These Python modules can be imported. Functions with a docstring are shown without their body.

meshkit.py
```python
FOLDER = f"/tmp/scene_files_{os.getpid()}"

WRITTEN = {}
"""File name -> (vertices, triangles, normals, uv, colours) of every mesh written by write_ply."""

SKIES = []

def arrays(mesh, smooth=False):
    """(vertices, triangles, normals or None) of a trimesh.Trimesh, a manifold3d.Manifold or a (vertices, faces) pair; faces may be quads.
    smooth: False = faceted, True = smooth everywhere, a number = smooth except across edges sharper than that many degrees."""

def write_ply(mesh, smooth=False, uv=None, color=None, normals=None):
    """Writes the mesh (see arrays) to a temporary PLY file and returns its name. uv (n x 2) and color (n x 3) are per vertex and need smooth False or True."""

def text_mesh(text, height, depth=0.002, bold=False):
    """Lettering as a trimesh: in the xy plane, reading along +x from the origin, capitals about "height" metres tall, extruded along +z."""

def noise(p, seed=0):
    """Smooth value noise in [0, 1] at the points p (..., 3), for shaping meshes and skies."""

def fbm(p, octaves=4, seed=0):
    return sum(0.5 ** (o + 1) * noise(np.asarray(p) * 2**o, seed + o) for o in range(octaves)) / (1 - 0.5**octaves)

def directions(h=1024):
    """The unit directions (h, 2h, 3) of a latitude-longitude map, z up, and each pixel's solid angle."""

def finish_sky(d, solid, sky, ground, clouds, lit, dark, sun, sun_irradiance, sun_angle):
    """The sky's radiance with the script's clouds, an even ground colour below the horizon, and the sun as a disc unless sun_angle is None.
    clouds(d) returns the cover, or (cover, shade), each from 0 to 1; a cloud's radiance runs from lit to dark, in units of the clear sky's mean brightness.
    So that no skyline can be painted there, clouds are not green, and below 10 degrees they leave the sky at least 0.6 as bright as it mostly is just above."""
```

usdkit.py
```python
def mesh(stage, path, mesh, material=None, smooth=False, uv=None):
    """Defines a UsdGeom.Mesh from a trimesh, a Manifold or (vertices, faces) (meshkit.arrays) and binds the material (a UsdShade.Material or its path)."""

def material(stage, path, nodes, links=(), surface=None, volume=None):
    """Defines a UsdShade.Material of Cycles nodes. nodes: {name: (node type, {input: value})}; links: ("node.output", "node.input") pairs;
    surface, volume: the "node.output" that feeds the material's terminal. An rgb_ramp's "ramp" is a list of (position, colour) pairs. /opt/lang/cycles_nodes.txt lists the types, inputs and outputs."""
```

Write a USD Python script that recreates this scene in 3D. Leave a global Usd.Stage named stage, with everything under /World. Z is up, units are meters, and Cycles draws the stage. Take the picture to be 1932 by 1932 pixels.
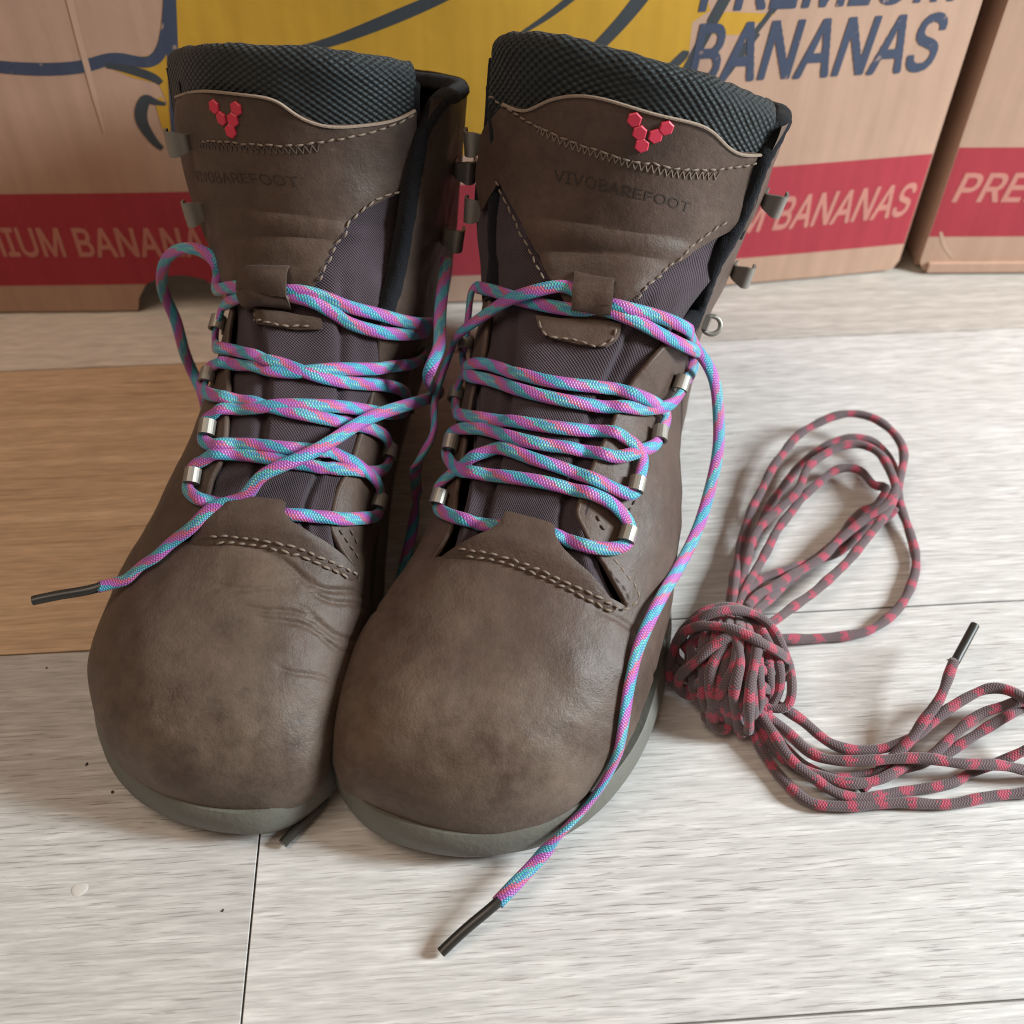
import math, random
import numpy as np, trimesh, shapely, shapely.affinity, usdkit, meshkit
from shapely.geometry import Polygon, Point, box as sbox, LineString
from scipy.interpolate import RectBivariateSpline, PchipInterpolator, CubicSpline
from scipy.spatial import Delaunay, cKDTree
from pxr import Usd, UsdGeom, UsdLux, UsdShade, Gf, Sdf, Vt

random.seed(7); RNG = np.random.default_rng(7)
stage = Usd.Stage.CreateInMemory()
UsdGeom.SetStageUpAxis(stage, 'Z'); UsdGeom.SetStageMetersPerUnit(stage, 1.0)
UsdGeom.Xform.Define(stage, '/World')

# ---------------------------------------------------------------- camera
CAM_H, PITCH, FPX, HALF = 0.36, math.radians(48.0), 2006.0, 966.0     # eye height, downward tilt, focal length in 1/1932 of the picture's width
EYE = np.array([0, 0, CAM_H])
FWD = np.array([0, math.cos(PITCH), -math.sin(PITCH)]); UPV = np.array([0, math.sin(PITCH), math.cos(PITCH)]); RGT = np.array([1.0, 0, 0])
cam = UsdGeom.Camera.Define(stage, '/World/camera')
cam.CreateHorizontalApertureAttr(36.0); cam.CreateVerticalApertureAttr(36.0)
cam.CreateFocalLengthAttr(36.0 * FPX / (2 * HALF))
cam.CreateClippingRangeAttr(Gf.Vec2f(0.02, 50))
cam.CreateFStopAttr(11.0); cam.CreateFocusDistanceAttr(0.375)
M4 = np.eye(4); M4[0, :3], M4[1, :3], M4[2, :3], M4[3, :3] = RGT, UPV, -FWD, EYE
cam.AddTransformOp().Set(Gf.Matrix4d(M4.tolist()))
cam.CreateExposureAttr(0.12)

# ---------------------------------------------------------------- light: a big window to the right, a dim warm room around, plus an added warm fill
def rect_light(name, pos, target, w, h, inten, color):
    L = UsdLux.RectLight.Define(stage, '/World/' + name)
    L.CreateWidthAttr(w); L.CreateHeightAttr(h); L.CreateIntensityAttr(inten); L.CreateColorAttr(Gf.Vec3f(*color))
    p, t = np.array(pos, float), np.array(target, float)
    z = p - t; z /= np.linalg.norm(z); x = np.cross([0, 0, 1.0], z); x /= np.linalg.norm(x); y = np.cross(z, x)
    m = np.eye(4); m[0, :3], m[1, :3], m[2, :3], m[3, :3] = x, y, z, p
    L.AddTransformOp().Set(Gf.Matrix4d(m.tolist()))
rect_light('window_light', (1.36, 0.12, 0.76), (0.05, 0.30, 0.0), 0.28, 0.46, 108.0, (0.90, 0.98, 1.0))
rect_light('added_fill', (-0.60, 0.05, 1.6), (-0.05, 0.30, 0.0), 0.9, 0.9, 3.9, (1.0, 0.80, 0.64))  # unseen warm fill, added to brighten the shaded left side
dome = UsdLux.DomeLight.Define(stage, '/World/room_glow'); dome.CreateIntensityAttr(0.055); dome.CreateColorAttr(Gf.Vec3f(1.0, 0.70, 0.48))

# ---------------------------------------------------------------- helpers
_used = {}
def numbered(path):
    n = _used.get(path, -1) + 1; _used[path] = n
    return path if n == 0 else f'{path}_{n:03d}'
def data(prim, **kw):
    for k, v in kw.items():
        if v: prim.SetCustomDataByKey(k, v)
    return prim
def thing(name, label, category, group=None, loc=(0, 0, 0)):
    x = UsdGeom.Xform.Define(stage, numbered('/World/' + name)); x.AddTranslateOp().Set(Gf.Vec3d(*map(float, loc)))
    data(x.GetPrim(), label=label, category=category, group=group); x.GetPrim().loc = None
    LOC[str(x.GetPath())] = np.array(loc, float)
    return str(x.GetPath())
LOC = {'/World': np.zeros(3)}
def origin(path):
    while path not in LOC: path = path.rsplit('/', 1)[0]
    return LOC[path]
def put(parent, name, mesh, mat, smooth=40, uv=None, **kw):
    """One Mesh prim under parent; mesh is in world coordinates."""
    path = numbered(parent + '/' + name)
    v, f = (mesh.vertices, mesh.faces) if hasattr(mesh, 'vertices') else (mesh[0], mesh[1])
    m = usdkit.mesh(stage, path, (np.asarray(v, float) - origin(parent), np.asarray(f)), MAT[mat], smooth=smooth, uv=uv)
    data(m.GetPrim(), **kw)
    return path
def nrm(a):
    a = np.asarray(a, float); return a / np.maximum(np.linalg.norm(a, axis=-1, keepdims=True), 1e-12)
def cat(ms):
    V, F, n = [], [], 0
    for v, f in ((m.vertices, m.faces) if hasattr(m, 'vertices') else m for m in ms):
        V.append(np.asarray(v)); F.append(np.asarray(f) + n); n += len(v)
    return np.vstack(V), np.vstack(F)
def grid_faces(n, m, flip=False):
    i, j = np.meshgrid(np.arange(n - 1), np.arange(m - 1), indexing='ij'); a = (i * m + j).ravel()
    f = np.vstack([np.stack([a, a + 1, a + m + 1], 1), np.stack([a, a + m + 1, a + m], 1)])
    return f[:, ::-1] if flip else f

# sight lines of the photograph, to find where its features lie on the modelled surfaces
def ray(px, py): return FWD + RGT * (px - HALF) / FPX - UPV * (py - HALF) / FPX
def at_z(px, py, z):
    d = ray(px, py); return EYE + d * (z - CAM_H) / d[2]
def at_y(px, py, y):
    d = ray(px, py); return EYE + d * y / d[1]

class Surf:
    """A smooth surface over a rectangle (a, b), with a triangle grid for intersections."""
    def __init__(s, a, b, P, ka=3, kb=3, sign=1, na=110, nb=121):
        s.a0, s.a1, s.b0, s.b1, s.sign = a[0], a[-1], b[0], b[-1], sign
        s.sp = [RectBivariateSpline(a, b, P[..., k], kx=ka, ky=kb, s=0) for k in range(3)]
        s.ga, s.gb = np.linspace(s.a0, s.a1, na), np.linspace(s.b0, s.b1, nb)
        A, B = np.meshgrid(s.ga, s.gb, indexing='ij')
        s.v = s.p(A.ravel(), B.ravel()); s.f = grid_faces(na, nb); s.uv = np.stack([A.ravel(), B.ravel()], 1)
        s.t0, s.e1, s.e2 = s.v[s.f[:, 0]], s.v[s.f[:, 1]] - s.v[s.f[:, 0]], s.v[s.f[:, 2]] - s.v[s.f[:, 0]]
    def p(s, a, b):
        a, b = np.clip(a, s.a0, s.a1), np.clip(b, s.b0, s.b1)
        return np.stack([q.ev(a, b) for q in s.sp], -1)
    def n(s, a, b):
        a, b = np.clip(np.asarray(a, float), s.a0 + 1e-4, s.a1 - 1e-4), np.clip(np.asarray(b, float), s.b0 + 1e-4, s.b1 - 1e-4)
        da = np.stack([q.ev(a, b, dx=1) for q in s.sp], -1); db = np.stack([q.ev(a, b, dy=1) for q in s.sp], -1)
        return s.sign * nrm(np.cross(da, db))
    def hit(s, px, py):
        d = ray(px, py); h = np.cross(d, s.e2); det = (s.e1 * h).sum(1); det = np.where(np.abs(det) < 1e-14, 1e-14, det)
        o = EYE - s.t0; u = (o * h).sum(1) / det; q = np.cross(o, s.e1); w = (q @ d) / det; t = (s.e2 * q).sum(1) / det
        ok = (u >= -1e-6) & (w >= -1e-6) & (u + w <= 1 + 1e-6) & (t > 0.01)
        if not ok.any():
            return None
        k = np.nonzero(ok)[0][np.argmin(t[ok])]
        uv = s.uv[s.f[k]]; uv = uv[0] + u[k] * (uv[1] - uv[0]) + w[k] * (uv[2] - uv[0])
        return EYE + t[k] * d, s.n(*uv), uv
    def near(s, px, py):
        """hit(), or the surface point that passes closest to the sight line."""
        h = s.hit(px, py)
        if h is not None: return h
        d = nrm(ray(px, py)); r = s.v - EYE; k = np.argmin(np.linalg.norm(r - (r @ d)[:, None] * d, axis=1))
        return s.v[k], s.n(*s.uv[k]), s.uv[k]

def spline_path(pts, step=0.0012, closed=False):
    """Catmull-Rom (centripetal-like) through the points, sampled evenly."""
    pts = np.asarray(pts, float)
    t = np.concatenate([[0], np.cumsum(np.maximum(np.linalg.norm(np.diff(pts[:, :3], axis=0), axis=1), 1e-5) ** 0.75)])
    if closed:
        cs = CubicSpline(t, pts, bc_type='periodic')
    else:
        cs = PchipInterpolator(t, pts) if len(pts) < 3 else CubicSpline(t, pts, bc_type='natural')
    q = cs(np.linspace(0, t[-1], 1500)); L = np.concatenate([[0], np.cumsum(np.linalg.norm(np.diff(q[:, :3], axis=0), axis=1))])
    s = np.linspace(0, L[-1], max(3, int(L[-1] / step)))
    return np.stack([np.interp(s, L, q[:, k]) for k in range(q.shape[1])], 1)

def sweep(pts, ups, w, h, seg=12, u0=0.0, ends=True, taper=None):
    """A soft cord of section w x h along pts; ups point away from what it lies on. Returns v, f, uv (metres along, turns around)."""
    pts = np.asarray(pts, float); n = len(pts)
    T = nrm(np.gradient(pts, axis=0)); U = np.asarray(ups, float); U = U - (U * T).sum(1, keepdims=True) * T
    bad = np.linalg.norm(U, axis=1) < 1e-3
    U[bad] = np.cross(T[bad], [1, 0.3, 0.2]); U = nrm(U); B = np.cross(T, U)
    L = np.concatenate([[0], np.cumsum(np.linalg.norm(np.diff(pts, axis=0), axis=1))]) + u0
    a = np.linspace(0, 2 * np.pi, seg + 1)
    ca, sa = np.cos(a), np.sin(a); ca = np.sign(ca) * np.abs(ca) ** 0.9; sa = np.sign(sa) * np.abs(sa) ** 0.9
    k = np.ones(n) if taper is None else taper
    v = pts[:, None] + (B[:, None] * (ca * w / 2)[None, :, None] + U[:, None] * (sa * h / 2)[None, :, None]) * k[:, None, None]
    uv = np.stack(np.broadcast_arrays(L[:, None], a[None] / (2 * np.pi)), -1).reshape(-1, 2)
    v = v.reshape(-1, 3); f = grid_faces(n, seg + 1, True)
    if ends:
        for row, fl in ((0, False), (n - 1, True)):
            c = len(v); v = np.vstack([v, pts[row]]); uv = np.vstack([uv, [L[row], 0.5]])
            r = row * (seg + 1) + np.arange(seg); tri = np.stack([np.full(seg, c), r, r + 1], 1)
            f = np.vstack([f, tri[:, ::-1] if fl else tri])
    return v, f, uv

def tube(pts, r, seg=8):
    pts = np.asarray(pts, float); ups = np.tile([0.13, 0.21, 1.0], (len(pts), 1))
    v, f, _ = sweep(pts, ups, 2 * r, 2 * r, seg); return v, f

def patch(surf, poly_uv, off=0.0012, thick=0.0012, step=0.0022, scale=None, dome=0.0):
    """A piece of sheet laid on the surface: the outline is given in the surface's own coordinates."""
    poly = np.asarray(poly_uv, float)
    c = poly.mean(0); e = 1e-3
    su = np.linalg.norm(surf.p(c[0] + e, c[1]) - surf.p(c[0] - e, c[1])) / (2 * e); sv = np.linalg.norm(surf.p(c[0], c[1] + e) - surf.p(c[0], c[1] - e)) / (2 * e)
    S = np.array([su, sv]); pm = Polygon(poly * S).buffer(0)
    if pm.geom_type != 'Polygon': pm = max(pm.geoms, key=lambda g: g.area)
    L = pm.exterior.length; nb = max(12, int(L / step))
    bd = np.array([pm.exterior.interpolate(k * L / nb).coords[0] for k in range(nb)])
    x0, y0, x1, y1 = pm.bounds; gx, gy = np.meshgrid(np.arange(x0, x1, step), np.arange(y0, y1, step))
    g = np.stack([gx.ravel(), gy.ravel()], 1); inner = pm.buffer(-step * 0.55)
    g = g[shapely.contains_xy(inner, g[:, 0], g[:, 1])] if len(g) else g
    q = np.vstack([bd, g]); d = Delaunay(q).simplices
    cen = q[d].mean(1); d = d[shapely.contains_xy(pm.buffer(1e-6), cen[:, 0], cen[:, 1])]
    uv = q / S
    dist = shapely.distance(shapely.points(q), pm.exterior)
    o = off(uv) if callable(off) else np.full(len(q), off)
    o = o + dome * (1 - np.exp(-dist / 0.002)) - 0.0004 * np.exp(-dist / 0.0006)
    P, N = surf.p(uv[:, 0], uv[:, 1]), surf.n(uv[:, 0], uv[:, 1])
    top = P + N * o[:, None]; low = P[:nb] + N[:nb] * (o[:nb] - thick)[:, None]
    nn = np.cross(top[d[:, 1]] - top[d[:, 0]], top[d[:, 2]] - top[d[:, 0]]); flip = (nn * N[d[:, 0]]).sum(1) < 0
    d[flip] = d[flip][:, ::-1]
    k = np.arange(nb); k1 = (k + 1) % nb; n0 = len(top)
    sk = np.vstack([np.stack([k, n0 + k, n0 + k1], 1), np.stack([k, n0 + k1, k1], 1)])
    return np.vstack([top, low]), np.vstack([d, sk]), np.vstack([q, q[:nb]])

def stitches(P, N, length=0.0026, gap=0.0011, r=0.00042, lift=0.0003, slant=0.0):
    """Short thread stitches along a path."""
    L = np.concatenate([[0], np.cumsum(np.linalg.norm(np.diff(P, axis=0), axis=1))]); out = []
    s = 0.0; l0, jr = length, np.random.default_rng(len(P))
    while s + length < L[-1]:
        length = l0 * jr.uniform(0.82, 1.15)
        ss = np.linspace(s, s + length, 5); p = np.stack([np.interp(ss, L, P[:, k]) for k in range(3)], 1); n = np.stack([np.interp(ss, L, N[:, k]) for k in range(3)], 1); n = nrm(n)
        t = nrm(p[-1] - p[0]); b = np.cross(n[2], t)
        p = p + n * (lift + 0.0003 * np.sin(np.linspace(0, np.pi, 5)) - 0.0002)[:, None] + b[None] * (np.linspace(-slant, slant, 5)[:, None] + jr.normal() * 0.00012 + np.linspace(-1, 1, 5)[:, None] * jr.normal() * 0.00018)
        v, f, _ = sweep(p, n, 2 * r, 1.6 * r, 6, taper=np.array([0.5, 1, 1, 1, 0.5])); out.append((v, f))
        s += length + gap
    return cat(out)

# ---------------------------------------------------------------- materials
MAT = {}
UsdGeom.Scope.Define(stage, '/World/Looks')
def mat(name, nodes, links, surface='p.BSDF'):
    MAT[name] = usdkit.material(stage, '/World/Looks/' + name, nodes, links, surface=surface)
def plain(name, color, rough=0.5, metallic=0.0, bump=None, spec=0.5, sheen=0.0):
    nodes = {'p': ('principled_bsdf', {'base_color': color, 'roughness': rough, 'metallic': metallic, 'specular_ior_level': spec, 'sheen_weight': sheen})}; links = []
    if bump:
        nodes |= {'g': ('geometry', {}), 'n': ('noise_texture', {'scale': bump[0], 'detail': 4.0}), 'b': ('bump', {'strength': bump[1], 'distance': bump[2]})}
        links += [('g.position', 'n.vector'), ('n.fac', 'b.height'), ('b.normal', 'p.normal')]
    mat(name, nodes, links)

def leather(name, dark, light, seed):
    mat(name, {
        'g': ('geometry', {}), 'm': ('mapping', {'location': (seed, seed * 2, 0)}),
        'n1': ('noise_texture', {'scale': 20.0, 'detail': 8.0, 'roughness': 0.66}), 'r1': ('rgb_ramp', {'ramp': [(0.30, dark), (0.52, tuple(0.5 * (a + b) for a, b in zip(dark, light))), (0.72, light)]}),
        'wa': ('attribute', {'attribute': 'wear'}), 'wn': ('noise_texture', {'scale': 55.0, 'detail': 8.0, 'roughness': 0.75}), 'wr': ('rgb_ramp', {'ramp': [(0.34, (0, 0, 0)), (0.78, (1, 1, 1))]}), 'wm': ('math', {'math_type': 'multiply'}), 'wx': ('mix', {'color2': (0.180, 0.135, 0.102)}),
        'n2': ('noise_texture', {'scale': 260.0, 'detail': 5.0, 'roughness': 0.7}), 'r2': ('rgb_ramp', {'ramp': [(0.3, (0.82,) * 3), (0.7, (1.12,) * 3)]}),
        'x': ('mix', {'mix_type': 'multiply', 'fac': 1.0}),
        'ms': ('mapping', {'rotation': (0.3, 0.2, 0.9), 'scale': (90, 900, 300)}), 'n3': ('noise_texture', {'scale': 1.0, 'detail': 2.0}), 'r3': ('rgb_ramp', {'ramp': [(0.70, (0, 0, 0)), (0.80, (1, 1, 1))]}),
        'x2': ('mix', {'color2': tuple(min(1, 1.9 * c) for c in light)}), 'sc': ('math', {'math_type': 'multiply', 'value2': 0.25}),
        'n4': ('noise_texture', {'scale': 1500.0, 'detail': 3.0}), 'n5': ('noise_texture', {'scale': 300.0, 'detail': 5.0, 'roughness': 0.7}), 'a': ('math', {'math_type': 'multiply_add', 'value2': 0.25}),
        'b': ('bump', {'strength': 0.36, 'distance': 0.0010}),
        'rr': ('rgb_ramp', {'ramp': [(0.3, (0.46,) * 3), (0.7, (0.66,) * 3)]}),
        'p': ('principled_bsdf', {'specular_ior_level': 0.42, 'sheen_weight': 0.05, 'sheen_roughness': 0.6, 'sheen_tint': (0.9, 0.85, 0.8)})},
        [('g.position', 'm.vector'), ('m.vector', 'n1.vector'), ('n1.fac', 'r1.fac'), ('m.vector', 'n2.vector'), ('n2.fac', 'r2.fac'), ('r1.color', 'x.color1'), ('r2.color', 'x.color2'),
         ('m.vector', 'ms.vector'), ('ms.vector', 'n3.vector'), ('n3.fac', 'r3.fac'), ('r3.color', 'sc.value1'), ('sc.value', 'x2.fac'), ('x.color', 'x2.color1'), ('m.vector', 'wn.vector'), ('wn.fac', 'wr.fac'), ('wr.color', 'wm.value1'), ('wa.fac', 'wm.value2'), ('wm.value', 'wx.fac'), ('x2.color', 'wx.color1'), ('wx.color', 'p.base_color'),
         ('m.vector', 'n4.vector'), ('m.vector', 'n5.vector'), ('n4.fac', 'a.value1'), ('n5.fac', 'a.value3'), ('a.value', 'b.height'), ('b.normal', 'p.normal'), ('n1.fac', 'rr.fac'), ('rr.color', 'p.roughness')])
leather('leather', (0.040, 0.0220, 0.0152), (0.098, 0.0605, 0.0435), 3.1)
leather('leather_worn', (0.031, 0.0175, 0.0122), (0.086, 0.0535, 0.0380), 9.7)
plain('leather_edge', (0.26, 0.20, 0.155), 0.85, bump=(900, 0.5, 0.0005))

def weave(name, color, color2, su, sv, strength, rough=0.8, stretch=1.0, rip=0.0):
    """Woven threads: uv is in metres; su, sv threads per metre."""
    mat(name, {
        'uv': ('uvmap', {'attribute': 'st'}), 's': ('separate_xyz', {}),
        'a': ('math', {'math_type': 'multiply', 'value2': su * 2 * math.pi}), 'c': ('math', {'math_type': 'multiply', 'value2': sv * 2 * math.pi}),
        'sa': ('math', {'math_type': 'sine'}), 'scn': ('math', {'math_type': 'sine'}), 'pr': ('math', {'math_type': 'multiply'}),
        'mr': ('map_range', {'from_min': -1.0, 'from_max': 1.0, 'to_min': 0.0, 'to_max': 1.0}),
        'x': ('mix', {'color1': color2, 'color2': color}), 'g': ('geometry', {}), 'n': ('noise_texture', {'scale': 60.0, 'detail': 5.0}), 'r': ('rgb_ramp', {'ramp': [(0.3, (0.8,) * 3), (0.7, (1.2,) * 3)]}), 'x2': ('mix', {'mix_type': 'multiply', 'fac': 1.0}),
        'b': ('bump', {'strength': strength, 'distance': 0.0007}),
        'p': ('principled_bsdf', {'roughness': rough, 'specular_ior_level': 0.30, 'sheen_weight': 0.06, 'sheen_roughness': 0.5})},
        [('uv.UV', 's.vector'), ('s.x', 'a.value1'), ('s.y', 'c.value1'), ('a.value', 'sa.value1'), ('c.value', 'scn.value1'), ('sa.value', 'pr.value1'), ('scn.value', 'pr.value2'), ('pr.value', 'mr.value'),
         ('mr.result', 'x.fac'), ('g.position', 'n.vector'), ('n.fac', 'r.fac'), ('x.color', 'x2.color1'), ('r.color', 'x2.color2'), ('x2.color', 'p.base_color'), ('mr.result', 'b.height'), ('b.normal', 'p.normal')])
weave('fabric', (0.088, 0.063, 0.078), (0.028, 0.020, 0.025), 900, 860, 0.8)
weave('air_mesh', (0.021, 0.031, 0.036), (0.0012, 0.0016, 0.002), 270, 430, 1.0, 0.6)
plain('felt', (0.010, 0.011, 0.014), 0.95, bump=(1500, 0.8, 0.001), sheen=0.04, spec=0.15)
plain('rubber', (0.118, 0.116, 0.098), 0.55, bump=(420, 0.35, 0.0008))
plain('thread', (0.17, 0.13, 0.10), 0.7)
plain('thread_dark', (0.075, 0.056, 0.045), 0.7)
plain('metal', (0.26, 0.245, 0.22), 0.48, metallic=0.62, bump=(700, 0.08, 0.0004))
plain('logo_red', (0.56, 0.030, 0.070), 0.5)
plain('dust', (0.30, 0.285, 0.25), 0.9)
plain('stamp', (0.030, 0.020, 0.016), 0.6)
plain('aglet_plastic', (0.020, 0.019, 0.017), 0.35)
plain('aglet_metal', (0.06, 0.058, 0.052), 0.22, metallic=0.5)
plain('plastic_clear', (0.34, 0.33, 0.30), 0.25)

def lace_mat(name, c, period, k, braid=0.00105):
    """A braided cord: two sets of coloured threads spiral opposite ways and alternate along it."""
    mat(name, {
        'uv': ('uvmap', {'attribute': 'st'}), 's': ('separate_xyz', {}),
        'd1': ('math', {'math_type': 'divide', 'value2': period}), 'p1': ('math', {'math_type': 'multiply_add', 'value2': c.get('hel', 1.0)}), 'f1': ('math', {'math_type': 'fraction'}), 'r1': ('rgb_ramp', {'interpolate': False, 'ramp': k[0]}),
        'd2': ('math', {'math_type': 'divide', 'value2': period * 1.0}), 'p2': ('math', {'math_type': 'multiply_add', 'value2': c.get('hel', 1.0)}), 'f2': ('math', {'math_type': 'fraction'}), 'r2': ('rgb_ramp', {'interpolate': False, 'ramp': k[1]}),
        'b1': ('math', {'math_type': 'divide', 'value2': braid}), 'b2': ('math', {'math_type': 'multiply', 'value2': 7.0}), 'ad': ('math', {'math_type': 'add'}), 'sb': ('math', {'math_type': 'subtract'}),
        'ma': ('math', {'math_type': 'multiply', 'value2': math.pi}), 'ms': ('math', {'math_type': 'multiply', 'value2': math.pi}), 'sa': ('math', {'math_type': 'sine'}), 'ss': ('math', {'math_type': 'sine'}), 'pr': ('math', {'math_type': 'multiply'}),
        'sel': ('math', {'math_type': 'greater_than', 'value2': 0.0}), 'x': ('mix', {}),
        'ab': ('math', {'math_type': 'absolute'}), 'dk': ('rgb_ramp', {'ramp': [(0.0, (0.70,) * 3), (0.35, (1.0,) * 3), (1.0, (1.40,) * 3)]}), 'x2': ('mix', {'mix_type': 'multiply', 'fac': 1.0}),
        'gp': ('geometry', {}), 'jn': ('noise_texture', {'scale': 520.0, 'detail': 2.0}), 'jm': ('math', {'math_type': 'multiply_add', 'value2': c.get('jit', 0.0)}), 'jd': ('math', {'math_type': 'multiply_add', 'value2': c.get('jit', 0.0)}),
        'bp': ('bump', {'strength': 0.45, 'distance': 0.0005}),
        'p': ('principled_bsdf', {'roughness': c.get('rough', 0.42), 'specular_ior_level': c.get('spec', 0.5), 'sheen_weight': c.get('sheen', 0.15)})},
        [('uv.UV', 's.vector'), ('s.x', 'd1.value1'), ('s.y', 'p1.value1'), ('gp.position', 'jn.vector'), ('jn.fac', 'jm.value1'), ('jn.fac', 'jd.value1'), ('d1.value', 'jm.value3'), ('jm.value', 'p1.value3'), ('p1.value', 'f1.value1'), ('f1.value', 'r1.fac'),
         ('s.x', 'd2.value1'), ('s.y', 'p2.value1'), ('d2.value', 'jd.value3'), ('jd.value', 'p2.value3'), ('p2.value', 'f2.value1'), ('f2.value', 'r2.fac'),
         ('s.x', 'b1.value1'), ('s.y', 'b2.value1'), ('b1.value', 'ad.value1'), ('b2.value', 'ad.value2'), ('b1.value', 'sb.value1'), ('b2.value', 'sb.value2'),
         ('ad.value', 'ma.value1'), ('sb.value', 'ms.value1'), ('ma.value', 'sa.value1'), ('ms.value', 'ss.value1'), ('sa.value', 'pr.value1'), ('ss.value', 'pr.value2'),
         ('pr.value', 'sel.value1'), ('sel.value', 'x.fac'), ('r1.color', 'x.color1'), ('r2.color', 'x.color2'), ('pr.value', 'ab.value1'), ('ab.value', 'dk.fac'), ('x.color', 'x2.color1'), ('dk.color', 'x2.color2'),
         ('x2.color', 'p.base_color'), ('ab.value', 'bp.height'), ('bp.normal', 'p.normal')])
TEAL, BLUE, PURP, PINK, MINT = (0.050, 0.33, 0.37), (0.050, 0.215, 0.42), (0.33, 0.085, 0.35), (0.43, 0.095, 0.185), (0.13, 0.36, 0.33)
lace_mat('lace_bright', {'hel': 1.0, 'jit': 0.10}, 0.0310, (((0.0, PURP), (0.15, PINK), (0.24, TEAL), (0.40, MINT), (0.50, PINK), (0.66, PURP), (0.75, BLUE), (0.88, TEAL)), ((0.0, PURP), (0.20, PURP), (0.28, MINT), (0.34, BLUE), (0.545, PINK), (0.60, PURP), (0.795, TEAL), (0.90, BLUE))))
DG, PK = (0.105, 0.072, 0.080), (0.34, 0.055, 0.090)
lace_mat('lace_dull', {'rough': 0.75, 'spec': 0.3, 'sheen': 0.3, 'hel': 0.0, 'jit': 0.7}, 0.0112, (((0.0, DG), (0.48, PK), (0.80, DG)), ((0.0, DG), (0.42, PK), (0.72, DG))))

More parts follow.
